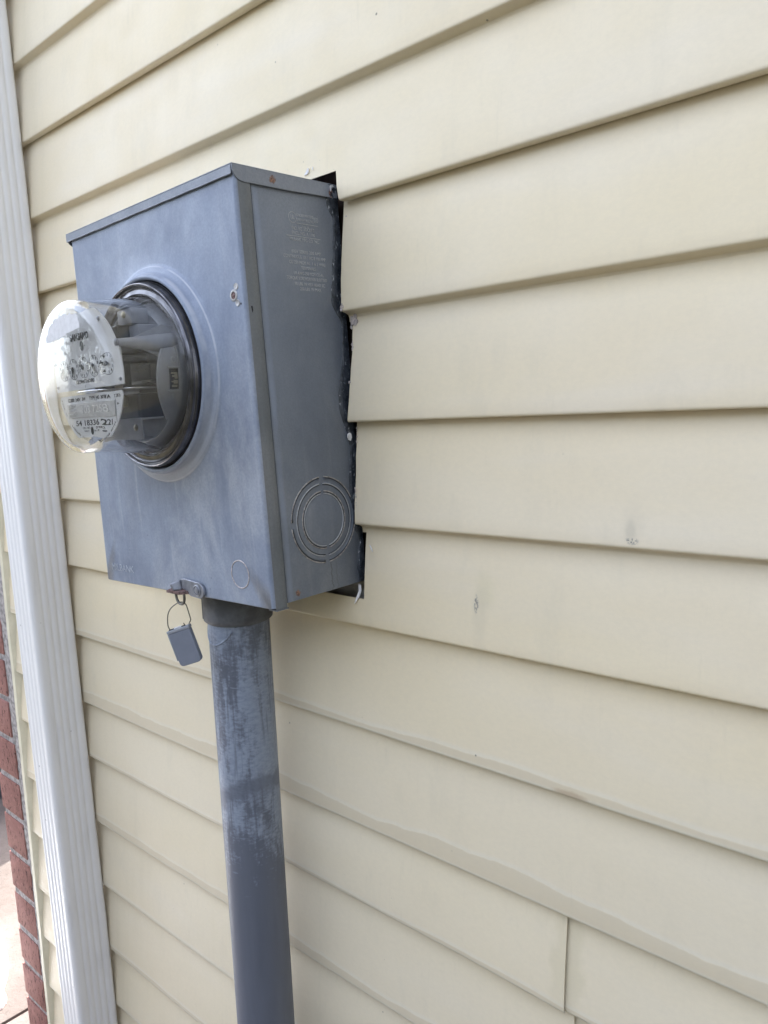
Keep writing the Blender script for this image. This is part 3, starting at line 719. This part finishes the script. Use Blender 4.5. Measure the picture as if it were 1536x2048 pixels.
# sealant bead down the rear edge of the side
edge = [(.4255, -.014), (.415, -.0135), (.404, -.014), (.396, -.009), (.390, -.0065), (.36, -.010), (.33, -.015), (.315, -.0175), (.304, -.018), (.294, -.012), (.284, -.005), (.26, -.007), (.234, -.011), (.222, -.016), (.210, -.0185), (.193, -.019), (.183, -.016), (.170, -.011), (.158, -.0075), (.147, -.007), (.125, -.011), (.102, -.013), (.085, -.0115), (.062, -.009), (.054, -.004), (.046, -.003), (.038, -.0055), (.028, -.007), (.018, -.0095), (.010, -.008), (.003, -.0085)]
ep = smooth_pts([(0, y - (.0035 if z < .0 else .0006), z) for z, y in edge], 4); bm = bmesh.new(); rows = []
for p in ep:
    jy = p.y + .0008 * noise.noise(Vector((p.z * 260, 0, 0))); n = 6; r = []
    for i in range(n + 1):
        t = i / n; y = jy + (.002 - jy) * t; hgt = .0003 + (.0009 * math.sin(min(1, t * 2.4) * PI / 2)) + .0005 * noise.noise(Vector((y * 300, p.z * 170, 0)))
        if i == 0: hgt = -.0009
        r.append(bm.verts.new((W - .0013 + max(hgt, -.0009) + (.0014 if p.z > .411 else 0), y, p.z)))
    rows.append(r)
for A, B in zip(rows, rows[1:]):
    for i in range(len(A) - 1): bm.faces.new((A[i], A[i + 1], B[i + 1], B[i]))
bmesh.ops.recalc_face_normals(bm, faces=bm.faces)
link('sealant_bead', bm, M['caulk'], mb, smooth=180)
bm = bmesh.new(); poly(bm, [(W + .0004, -.0105, .166), (W + .0004, -.0075, .1675), (W + .0004, -.0055, .166), (W + .0004, -.0050, .162), (W + .0004, -.0070, .1585), (W + .0004, -.0100, .1600), (W + .0004, -.0112, .163)], .0012, (1, 0, 0))
link('paint_fleck', bm, M['white_bit'], mb); bm = bmesh.new()
poly(bm, [(W + .0016, -.0095, .4245), (W + .0016, -.006, .4256), (W + .0016, -.004, .4240), (W + .0016, -.0075, .4225), (W + .0016, -.0088, .4185), (W + .0016, -.0098, .4190)], .0006, (1, 0, 0))
link('paint_fleck', bm, M['white_bit'], mb)
# hasp
hy = -D - .0010
pts = [(.1753, hy, .0169), (.1830, hy, .0180), (.2037, hy, .0163), (.2095, hy, .0161), (.2143, hy, .0145), (.2180, hy, .0112), (.2196, hy, .0066), (.2190, hy, .0028), (.2163, hy, .0000), (.2112, hy, -.0024), (.2050, hy, -.0020), (.1935, hy, -.0012), (.1900, hy, .0006), (.1890, hy, .0041), (.1796, hy, .0053), (.1762, hy, .0085)]
bm = bmesh.new(); poly(bm, pts, .0030, (0, -1, 0)); bmesh.ops.recalc_face_normals(bm, faces=bm.faces)
hp = link('hasp', bm, M['hasp'], mb, smooth=40); bv = hp.modifiers.new('edge', 'BEVEL'); bv.width = .0007; bv.segments = 2; bv.limit_method = 'ANGLE'
bm = bmesh.new(); lathe(bm, [(.0064, .0), (.0064, .0006), (.0052, .0012), (.0049, .0003), (.0036, .0003), (.0034, .0014), (.0014, .0018), (0, .0016)], 32, Matrix.Translation((.2075, hy - .003, .0070))); link('rivet', bm, M['hasp'], hp, smooth=40)
bm = bmesh.new()
a = [Vector(p) for p in ((.1755, hy - .0030, .0170), (.1618, -D - .0125, .0101), (.1640, -D - .0125, .0086), (.1778, hy - .0028, .0152))]
poly(bm, a, .0016, (.5, .8, .1)); bmesh.ops.recalc_face_normals(bm, faces=bm.faces); link('folded_tab', bm, M['hasp'], mb)
bm = bmesh.new(); rows = []
for i in range(7):
    t = i / 6; rows.append([bm.verts.new((.1762 + .0015 * t - .010 * q + .004 * q * t, hy - .0030 - .0075 * math.sin(q * 1.4), .0160 - .0112 * t - .0045 * q * (1 - t))) for q in (0, .25, .5, .75, 1)])
for A, B in zip(rows, rows[1:]):
    for i in range(4): bm.faces.new((A[i], A[i + 1], B[i + 1], B[i]))
o_ = link('hasp_web', bm, M['hasp'], mb, smooth=60); q = o_.modifiers.new('t', 'SOLIDIFY'); q.thickness = .0012; q.offset = 1
bm = bmesh.new()
tp = [(.1585, -D - .0125, .0040), (.1665, -D - .0135, .0050), (.1790, -D - .0110, .0034), (.1895, -D - .0050, .0040), (.1885, -D + .004, .0050), (.1580, -D + .004, .0060)]
poly(bm, tp, .0030, (0, 0, -1)); bmesh.ops.subdivide_edges(bm, edges=bm.edges, cuts=2)
for v in bm.verts: v.co += Vector((0, 0, .0007 * noise.noise(v.co * 300)))
bmesh.ops.recalc_face_normals(bm, faces=bm.faces); link('rusty_staple', bm, M['rust'], mb)
ey = -D - .0060
up = smooth_pts([(.1668, ey, .0040), (.1670, ey, -.0010), (.1684, ey, -.0072), (.1722, ey, -.0108), (.1766, ey, -.0117), (.1808, ey, -.0100), (.1832, ey, -.0056), (.1836, ey, -.0003), (.1836, ey, .0040)], 5)
bm = bmesh.new(); tube(bm, up, .0015, 12); link('staple_eye', bm, M['wire'], mb, smooth=180)

# ================================================================== LOCK HANGING FROM THE HASP
TL = Vector((.1592, -.1473, -.4544)); TR = Vector((.1818, -.1318, -.4462)); BL = Vector((.1681, -.1412, -.4981)); BR = Vector((.1905, -.1258, -.4895))
lk = empty('seal_lock', 'small blue-grey plastic seal lock hanging by a wire loop from the hasp', 'lock', TL)
ex = (TR - TL).normalized(); ez = (TL - BL).normalized(); ez = (ez - ex * ez.dot(ex)).normalized(); ny = ex.cross(ez)
LM = Matrix((ex, -ny, ez)).transposed().to_4x4()      # local x right, y into wall, z up
wd = (TR - TL).length * .93; hg = (TL - BL).length * .97
def rrect(w_, h0, h1, r, n=5):
    p = [(0, h1), (0, h0 + r)] + [(r - r * math.cos(t * PI / 2 / n), h0 + r - r * math.sin(t * PI / 2 / n)) for t in range(1, n + 1)]
    p += [(w_ - r + r * math.sin(t * PI / 2 / n), h0 + r - r * math.cos(t * PI / 2 / n)) for t in range(n + 1)] + [(w_, h1)]
    return p
bm = bmesh.new(); poly(bm, [(x, .0035, z) for x, z in rrect(wd, -hg, -.0035, .0045)], .0075, (0, -1, 0)); bmesh.ops.recalc_face_normals(bm, faces=bm.faces); bm.transform(LM)
q = link('lock_body', bm, M['seal_body'], lk, smooth=40); bv = q.modifiers.new('edge', 'BEVEL'); bv.width = .0008; bv.segments = 2; bv.limit_method = 'ANGLE'
bm = bmesh.new(); box(bm, -.0012, wd + .0004, -.0046, .0040, -.0034, .0, .0007); box(bm, -.0012, .0002, -.0044, .0038, -hg + .008, -.0036, .0004); bm.transform(LM); q = link('lock_rim', bm, M['seal_edge'], lk, smooth=40)
bm = bmesh.new(); box(bm, wd * .28, wd * .62, -.0010, .0010, .0002, .0016, .0002); bm.transform(LM); link('white_slot', bm, M['white_bit'], lk)
bm = bmesh.new(); box(bm, .0010, wd * .26, -.0015, .0015, -.0004, .0010, .0002); box(bm, wd * .64, wd * .80, -.0015, .0015, -.0004, .0010, .0002); tube(bm, [(wd * .78, 0, 0), (wd * .78, 0, .0026), (wd * .76, 0, .0032)], .0006, 8); bm.transform(LM); link('lock_insert', bm, M['dark_metal'], lk)
bm = bmesh.new()
lp = [(.1612, -.1460, -.4542), (.1604, -.1465, -.4528), (.1590, -.1474, -.4480), (.1592, -.1472, -.4400), (.1603, -.1465, -.4340), (.1628, -.1448, -.4287), (.1665, -.1422, -.4248), (.1712, -.1392, -.4216), (.1745, -.1370, -.4208), (.1772, -.1350, -.4222), (.1790, -.1338, -.4250), (.1803, -.1328, -.4320), (.1819, -.1318, -.4405), (.1815, -.1320, -.4428), (.1802, -.1329, -.4452), (.1798, -.1331, -.4475)]
tube(bm, [p - TL for p in smooth_pts(lp, 4)], .00062, 8); link('wire_loop', bm, M['wire'], lk, smooth=180)

# ================================================================== ELECTRICITY METER
mt = empty('electricity_meter', 'round glass-covered dial electricity meter plugged into the meter box', 'meter', BM @ Vector((CX, -D, CZ)), BROT.to_euler())
bm = bmesh.new()
outer = [(0, .1000), (.0690, .1000), (.0722, .0994), (.0748, .0976), (.0763, .0948), (.0768, .0910), (.0771, .083), (.0788, .060), (.0815, .034), (.0832, .022), (.0845, .0185), (.0870, .0170), (.0900, .0165), (.0908, .0150), (.0908, .002)]
inner = [(.0888, .002), (.0888, .0130), (.0838, .0138), (.0812, .0190), (.0797, .034), (.0771, .060), (.0753, .083), (.0749, .0905), (.0740, .0938), (.0722, .0962), (.0698, .0974), (.0675, .0979), (0, .0980)]
lathe(bm, outer + inner, 160); bmesh.ops.recalc_face_normals(bm, faces=bm.faces)
link('glass_cover', bm, M['glass'], mt, smooth=50)
bm = bmesh.new(); lathe(bm, [(.0862, .0178), (.0868, .0186), (.0895, .0178), (.0912, .0176), (.0918, .0186), (.0926, .0196), (.0934, .0188), (.0940, .0178), (.0950, .0180), (.0956, .0204), (.0966, .0212), (.0976, .0206), (.0980, .0190), (.0978, .0172), (.0986, .0160), (.0990, .0130), (.0990, -.006)], 128)
link('sealing_ring', bm, M['ring'], mt, smooth=60)
bm = bmesh.new(); lathe(bm, [(.0991, -.004), (.0992, .0118), (.1001, .0122), (.1002, -.004)], 128); link('gasket', bm, M['dark_gap'], mt, smooth=50)
# base and cast frame
bm = bmesh.new(); lathe(bm, [(.0880, -.004), (.0880, .0080), (.0870, .0100), (.0790, .0105), (.0780, .0080), (0, .0080)], 96); link('meter_base', bm, M['bakelite'], mt, smooth=50)
bm = bmesh.new(); n = 120; rows = []
def bump_(a, c, w_, h): return h * max(0, math.cos(max(-PI / 2, min(PI / 2, (a - c) / w_)))) if abs(a - c) < w_ * PI / 2 else 0
def rimL(a):
    a = (a + PI) % (2 * PI) - PI
    return .0245 + bump_(a, -.12, .42, .0195)
for i in range(n):
    a = 2 * PI * i / n; L = rimL(a); c_, s_ = math.cos(a), math.sin(a); jag = .0007 * noise.noise(Vector((c_ * 9, s_ * 9, 0)))
    prof = [(.0768 + jag, .0090), (.0762 + jag, .0120), (.0718, L - .0030), (.0712, L - .0008), (.0700, L), (.0686, L - .0008), (.0680, L - .003), (.0660, .0100), (.030, .0095)]
    rows.append([bm.verts.new((r * c_, -h, r * s_)) for r, h in prof])
for i in range(n):
    A, B = rows[i], rows[(i + 1) % n]
    for k in range(len(A) - 1): bm.faces.new((A[k], A[k + 1], B[k + 1], B[k]))
bmesh.ops.recalc_face_normals(bm, faces=bm.faces); link('cast_frame', bm, M['cast'], mt, smooth=45)
# inspection window in the frame with toothed adjuster
def cyl_patch(bm, r, a0, a1, h0, h1, th, n=8):
    vs = []
    for i in range(n + 1):
        a = a0 + (a1 - a0) * i / n
        vs.append([bm.verts.new((rr * math.cos(a), -h, rr * math.sin(a))) for rr, h in ((r, h0), (r + th, h0), (r + th, h1), (r, h1))])
    for A, B in zip(vs, vs[1:]):
        for k in range(4): bm.faces.new((A[k], A[(k + 1) % 4], B[(k + 1) % 4], B[k]))
    bm.faces.new(vs[0][::-1]); bm.faces.new(vs[-1])
bm = bmesh.new(); cyl_patch(bm, .0738, -.24, .03, .0225, .0320, .0016); bmesh.ops.recalc_face_normals(bm, faces=bm.faces); wnd = link('window_opening', bm, M['bakelite'], mt)
bm = bmesh.new()
for a0, a1, h0, h1 in ((-.215, -.185, .0245, .0305), (-.17, -.12, .0240, .0285), (-.15, -.135, .0240, .031), (-.08, -.06, .0240, .0300), (-.105, -.02, .0240, .0272), (-.04, -.02, .024, .031)): cyl_patch(bm, .0752, a0, a1, h0, h1, .0006, 3)
bmesh.ops.recalc_face_normals(bm, faces=bm.faces); link('adjuster', bm, M['brass'], wnd)
bm = bmesh.new()
for a0, a1, h0, h1 in ((-.26, .055, .0205, .0218), (.045, .06, .0205, .034), (.055, .33, .0195, .0210), (-.275, -.26, .0205, .034)): cyl_patch(bm, .0738, a0, a1, h0, h1, .0020, 10)
tube(bm, [(.0755 * math.cos(.15 + .035 * math.cos(t)), -(.0265 + .0026 * math.sin(t)), .0755 * math.sin(.15 + .035 * math.cos(t))) for t in [2 * PI * i / 16 for i in range(16)]], .0005, 6, True)
text(bm, 'S', .006, frame((.0756 * math.cos(-.34), -.0290, .0756 * math.sin(-.34)), (0, 1, 0), (0, 0, 1)), None, .0003)
bmesh.ops.recalc_face_normals(bm, faces=bm.faces); link('frame_ribs', bm, M['cast_light'], mt, smooth=50)
bm = bmesh.new(); rr = .0701
tube(bm, [(rr * math.cos(a), -(rimL(a) + .0002), rr * math.sin(a)) for a in [-.75 + 1.28 * i / 40 for i in range(41)]], .0009, 8); link('rim_highlight_bead', bm, M['cast_light'], mt, smooth=180)
# posts
for sx in (1, -1):
    bm = bmesh.new(); dz = .0288
    cone = [(.0000, .0800), (.0036, .0800), (.0040, .074), (.0062, .055), (.0092, .032), (.0100, .022), (.0100, .010)]
    lathe(bm, cone, 28, Matrix.Translation((sx * .0605, 0, dz)))
    poly(bm, [(sx * .0600, -.066, dz + .003), (sx * .0590, -.0270, dz + .0190), (sx * .0590, -.0255, dz + .0175), (sx * .0590, -.012, dz + .0170), (sx * .060, -.012, dz)], .0022, (sx, 0, 0))
    poly(bm, [(sx * .0600, -.060, dz - .003), (sx * .0590, -.0250, dz - .0165), (sx * .0590, -.012, dz - .0165), (sx * .060, -.012, dz)], .0022, (sx, 0, 0))
    bmesh.ops.recalc_face_normals(bm, faces=bm.faces); link('support_post', bm, M['cast_light'], mt, smooth=40)
# iron core, coils, brackets
bm = bmesh.new(); box(bm, -.030, .030, -.060, -.012, .020, .050, .002); box(bm, -.012, .012, -.062, -.012, -.012, .022, .002); link('upper_coil', bm, M['dark_metal'], mt)
bm = bmesh.new(); box(bm, .020, .046, -.036, -.014, -.006, .010, .001); box(bm, .030, .050, -.030, -.012, -.010, .026, .001); link('side_coil', bm, M['dark_metal'], mt)
bm = bmesh.new(); box(bm, .018, .050, -.040, -.0385, -.0090, -.0065, 0); box(bm, .016, .040, -.0372, -.0360, .0035, .0050, 0); box(bm, .022, .0238, -.046, -.012, -.010, .012, 0); link('steel_strips', bm, M['steel'], mt)
bm = bmesh.new(); box(bm, -.040, .040, -.050, -.012, -.046, -.019, .003); link('brake_magnet', bm, M['bakelite'], mt)
bm = bmesh.new(); box(bm, -.044, .046, -.0530, -.0505, -.066, -.0440, .0012); box(bm, -.044, .046, -.0530, -.0250, -.0462, -.0442, .0008); link('lower_bracket', bm, M['cast_light'], mt, smooth=40)
for px, pz, L in ((.036, -.054, .0532), (.030, .060, .0502)):
    bm = bmesh.new(); lathe(bm, [(.0034, 0), (.0034, .0012), (.0024, .0020), (0, .0022)], 20, Matrix.Translation((px, -L, pz))); link('screw', bm, M['brass'], mt, smooth=40)
bm = bmesh.new(); box(bm, .016, .044, -.050, -.030, .050, .0655, .0015); box(bm, .018, .042, -.052, -.030, .0660, .0675, .0005); box(bm, .024, .048, -.046, -.012, .026, .0495, .002); link('upper_bracket', bm, M['cast'], mt, smooth=40)
bm = bmesh.new(); tube(bm, [(.0300, -.048, .050 + .0018 * math.sin(i)) for i in range(2)], .001, 6)
for i in range(9): tube(bm, [(.004 + .0105 * math.cos(t) + .002 * i, -.066 - .0008 * i + .006 * math.sin(t) * .3, .046 + .012 * math.sin(t)) for t in [2 * PI * k / 20 for k in range(20)]], .0009, 6, True)
link('coil_winding', bm, M['cast'], mt, smooth=180)
# bearings under the disc
ZM = Matrix.Rotation(-PI / 2, 4, 'X')
bm = bmesh.new()
lathe(bm, [(0, .0), (.0055, .0), (.0055, .010), (.0045, .0115), (0, .0115)], 28, Matrix.Translation((.014, -.058, -.0160)) @ Matrix.Rotation(-PI / 2, 4, 'X'))
lathe(bm, [(0, .0), (.0085, .0), (.0090, .001), (.0090, .010), (.0080, .012), (0, .012)], 32, Matrix.Translation((.014, -.058, -.0320)) @ Matrix.Rotation(-PI / 2, 4, 'X'))
link('bearing', bm, M['brass'], mt, smooth=40)
# rotating disc
bm = bmesh.new(); lathe(bm, [(0, -.0006), (.0475, -.0006), (.0478, 0), (.0475, .0006), (0, .0006)], 96, Matrix.Translation((0, -.0400, -.0140)) @ Matrix.Rotation(-PI / 2, 4, 'X')); link('rotor_disc', bm, M['alu'], mt, smooth=40)
# register frame and gear
bm = bmesh.new()
rp = lambda x0, x1, z0, z1, r: [(x1 - r + r * math.cos(a), z1 - r + r * math.sin(a)) for a in [PI / 2 * i / 5 for i in range(6)]] + [(x0, z1), (x0, z0)] + [(x1 - r + r * math.sin(a), z0 + r - r * math.cos(a)) for a in [PI / 2 * i / 5 for i in range(6)]]
poly(bm, [(x, -.0660, z) for x, z in rp(-.045, .0455, -.0105, .0285, .006)], .0020, (0, -1, 0)); box(bm, .030, .050, -.0800, -.0680, -.0105, -.0075, .001)
bmesh.ops.recalc_face_normals(bm, faces=bm.faces); link('register_frame', bm, M['cream_plastic'], mt, smooth=40)
bm = bmesh.new(); R = []
for i in range(120):
    a = 2 * PI * i / 120; r = .0200 if i % 2 else .0191; R.append((.034 + r * math.cos(a), -.0740, .0085 + r * math.sin(a)))
poly(bm, R, .0012, (0, -1, 0)); bmesh.ops.recalc_face_normals(bm, faces=bm.faces); link('gear_wheel', bm, M['cast_light'], mt)

# face plates
FL = .0810
def circ_seg(R, zlo, zhi, sgn, n=40):
    """part of a disc between zlo and zhi"""
    a0 = math.asin(zlo / R); a1 = math.asin(zhi / R)
    rt = [(R * math.cos(a0 + (a1 - a0) * i / n), R * math.sin(a0 + (a1 - a0) * i / n)) for i in range(n + 1)]
    return rt + [(-x, z) for x, z in rt[::-1]]
bm = bmesh.new(); poly(bm, [(x, -FL + .0012, z) for x, z in circ_seg(.0705, -.0110, .0660, 1)], .0012, (0, -1, 0)); bmesh.ops.recalc_face_normals(bm, faces=bm.faces)
face = link('upper_faceplate', bm, M['face'], mt, smooth=40)
pl = [(x, z) for x, z in circ_seg(.0688, -.0610, -.0210, 1)]
k = 41; pl = pl[:k] + [(.0650 - .0045 * (1 - math.cos(t)) , -.0210 + .0045 * math.sin(t)) for t in (.3, .6, .9, 1.2, 1.5)] + [(-.0650 + .0045 * (1 - math.cos(t)), -.0210 + .0045 * math.sin(t)) for t in (1.5, 1.2, .9, .6, .3)] + pl[k:]
bm = bmesh.new(); poly(bm, [(x, -FL + .0012, z) for x, z in pl], .0012, (0, -1, 0)); bmesh.ops.recalc_face_normals(bm, faces=bm.faces)
low = link('lower_faceplate', bm, M['face'], mt, smooth=40)
F0 = -FL - .00005
def ftext(bm, s_, x, z, wd_, sz, a=0, bold=0.0): text(bm, s_, sz, FRONT(x, F0, z, a), wd_, .00012, bold)
bm = bmesh.new()
ftext(bm, 'SANGAMO', -.0055, .0420, .0400, .0092, -.01, .00055)
ftext(bm, 'KILOWATTHOURS', -.0035, -.0035, .0380, .0052, 0, .00015)
box(bm, -.0042, -.0036, F0 - .0001, F0, -.0098, -.0070)
box(bm, .0030, .0055, F0 - .0001, F0, .0322, .0328)
link('face_print', bm, M['black'], face)
bm = bmesh.new(); lathe(bm, [(.0050, 0), (.0050, .0002), (0, .0002)], 28, Matrix.Translation((-.0020, F0, .0325)) @ Matrix.Scale(.72, 4, (1, 0, 0)))
link('round_hole', bm, M['dark_metal'], face)
# dials
for i in range(5):
    cx = -.0475 + .0222 * i; cz = .0105; rr = .0108; cw = (i % 2 == 0)
    bm = bmesh.new(); n = 48
    for q in range(n):
        a, b = 2 * PI * q / n, 2 * PI * (q + 1) / n; r0, r1 = rr - .00055, rr
        bm.faces.new([bm.verts.new((cx + r * math.cos(t), F0 - .0001, cz + r * math.sin(t))) for r, t in ((r0, a), (r1, a), (r1, b), (r0, b))])
    for dgt in range(10):
        a = PI / 2 - (1 if cw else -1) * 2 * PI * dgt / 10
        text(bm, str(dgt), .0042, FRONT(cx + .0082 * math.cos(a), F0, cz + .0082 * math.sin(a)), None, .00012, .00008)
    dl = link('dial', bm, M['black'], face)
    ang = (math.radians(232), math.radians(262), math.radians(135), math.radians(300), math.radians(170))[i]
    bm = bmesh.new(); dx, dz = math.cos(ang), math.sin(ang); px_, pz_ = -dz, dx
    P = lambda u, v: (cx + dx * u + px_ * v, F0 - .0012, cz + dz * u + pz_ * v)
    poly(bm, [P(-.0020, -.0014), P(-.0026, 0), P(-.0020, .0014), P(.0005, .0024), P(.0025, .0017), P(.0050, .0009), P(.0088, .0002), P(.0088, -.0002), P(.0050, -.0009), P(.0025, -.0017), P(.0005, -.0024)], .0005, (0, -1, 0))
    lathe(bm, [(.0019, 0), (.0019, .0008), (0, .0009)], 16, Matrix.Translation((cx, F0 - .0012, cz)))
    bmesh.ops.recalc_face_normals(bm, faces=bm.faces); link('pointer', bm, M['black'], dl)
# screws on the plates
for x, z, r in ((-.0640, .0318, .0026), (-.0665, .0195, .0024), (.0330, .0545, .0024), (.0640, .0288, .0036), (.0645, -.0060, .0018), (-.0655, -.0060, .0016)):
    bm = bmesh.new(); lathe(bm, [(r, -.001), (r, .0010), (r * .7, .0016), (0, .0017)], 18, Matrix.Translation((x, F0, z))); box(bm, x - r * .6, x + r * .6, F0 - .0020, F0 - .0014, z - .0003, z + .0003, 0)
    link('screw', bm, M['hasp'], face, smooth=40)
# nameplate
bm = bmesh.new(); box(bm, -.0490, .0470, F0 - .0008, F0 + .0004, -.0405, -.0250, .0003); npl = link('nameplate', bm, M['nameplate'], low)
bm = bmesh.new(); text(bm, '103 7258', .0110, FRONT(.0080, F0 - .0008, -.0325), .0500, .0003)
for r_, s_ in enumerate(('A R4 CO', 'SER NO', 'OWNER')): text(bm, s_, .0040, FRONT(-.0390, F0 - .0008, -.0280 - .0045 * r_), .0140, .0003)
M['stamp'] = plain('raised_pale_digits', (.78, .78, .79), .35, .4, .05, 200)
link('raised_digits', bm, M['stamp'], npl)
bm = bmesh.new()
ftext(bm, 'CL200  240V  3W', -.0270, -.0213, .0400, .0050, 0, .0001); ftext(bm, 'TYPE J4S  30TA', .0195, -.0213, .0370, .0050, 0, .0001); ftext(bm, '7.2Kh', .0525, -.0213, .0150, .0048)
box(bm, .0480, .0484, F0 - .0002, F0, -.0470, -.0240); ftext(bm, '60~', .0535, -.0290, .0050, .0032)
ftext(bm, '54 18336 221', .0030, -.0462, .0720, .0080, 0, .00015)
ftext(bm, 'CAT. NO. (1)     (2)  NO.', .0010, -.0512, .0420, .0032); ftext(bm, 'FACT.        Rr 27  400', .0030, -.0545, .0400, .0026)
for i, ch in enumerate('SANGAMO ELECTRIC  WATTHOUR METER'):
    a = math.radians(-132 + i * 2.75)
    if ch != ' ': text(bm, ch, .0034, FRONT(.0645 * math.cos(a), F0, .0645 * math.sin(a), a + PI / 2), None, .00012)
for i, ch in enumerate('FORM 2S'):
    a = math.radians(-161 + i * 2.6)
    if ch != ' ': text(bm, ch, .0028, FRONT(.0645 * math.cos(a), F0, .0645 * math.sin(a), a + PI / 2), None, .00012)
lathe(bm, [(.0040, 0), (.0040, .0002), (0, .0002)], 28, Matrix.Translation((.0000, F0, -.0545)) @ Matrix.Scale(.7, 4, (1, 0, 0)))
link('plate_print', bm, M['black'], low)
# torn remains of a paper label on the glass
lab = [(-.0510, .0385), (-.0500, .0440), (-.0435, .0515), (-.0380, .0555), (-.0330, .0560), (-.0290, .0600), (-.0240, .0610), (-.0200, .0595), (-.0160, .0625), (-.0100, .0615), (-.0050, .0635), (.0010, .0610), (.0060, .0625), (.0120, .0600), (.0180, .0610), (.0225, .0585), (.0215, .0540), (.0240, .0520), (.0235, .0485), (.0240, .0465), (.0100, .0450), (-.0050, .0440), (-.0070, .0420), (-.0300, .0400)]
bm = bmesh.new(); pts = []
for i, (x, z) in enumerate(lab):
    x2, z2 = lab[(i + 1) % len(lab)]
    for k in range(3):
        t = k / 3; q = Vector((.009 + x + (x2 - x) * t, 0, z + (z2 - z) * t)); q *= min(1, .0655 / max(q.length, 1e-6)); q += Vector((noise.noise(q * 420), 0, noise.noise(q * 420 + Vector((9, 9, 9))))) * .0012 * (1 if k else .3); pts.append((q.x, -.10008, q.z))
poly(bm, pts, .00012, (0, -1, 0)); bmesh.ops.recalc_face_normals(bm, faces=bm.faces); link('label_remnant', bm, M['paper'], mt)

# ================================================================== CONDUIT
cd = empty('conduit', 'grey vertical conduit pipe with scratched pale blue overspray below the box', 'pipe', (.1870, -.0690, -.413), (0, .0165, 0))
ZR = Matrix.Rotation(PI / 2, 4, 'X')        # lathe axis -> +Z... h grows downwards
bm = bmesh.new()
def lathez(bm, prof, seg=64, off=(0, 0, 0)):
    rings = [[bm.verts.new((off[0] + r * math.cos(2 * PI * i / seg), off[1] + r * math.sin(2 * PI * i / seg), off[2] + z)) for i in range(seg)] for r, z in prof]
    for A, B in zip(rings, rings[1:]):
        for i in range(seg): j = (i + 1) % seg; bm.faces.new((A[i], B[i], B[j], A[j]))
lathez(bm, [(.0362, 0)] + [(.0362, -.02 - .05 * i) for i in range(24)])
bmesh.ops.recalc_face_normals(bm, faces=bm.faces); link('pipe', bm, M['pipe'], cd, smooth=60)
bm = bmesh.new(); lathez(bm, [(.030, .004), (.0405, .004), (.0412, .0), (.0412, -.034), (.0405, -.0385), (.0385, -.0405), (.0362, -.0408), (.0355, -.0400)], 96)
for a in (-2.05,):
    tube(bm, [(.0412 * math.cos(a), .0412 * math.sin(a), 0), (.0412 * math.cos(a), .0412 * math.sin(a), -.036)], .0006, 6)
bmesh.ops.recalc_face_normals(bm, faces=bm.faces); link('collar', bm, M['collar'], cd, smooth=50)
bm = bmesh.new()
tube(bm, [(.0362 * math.cos(t), .0362 * math.sin(t), -.043 - .022 * math.sin((t + 2.45) / 1.65 * PI) ** .8) for t in [-2.45 + 1.65 * i / 24 for i in range(1, 24)]], .0011, 8)
link('curved_ridge', bm, M['pipe'], cd, smooth=180)
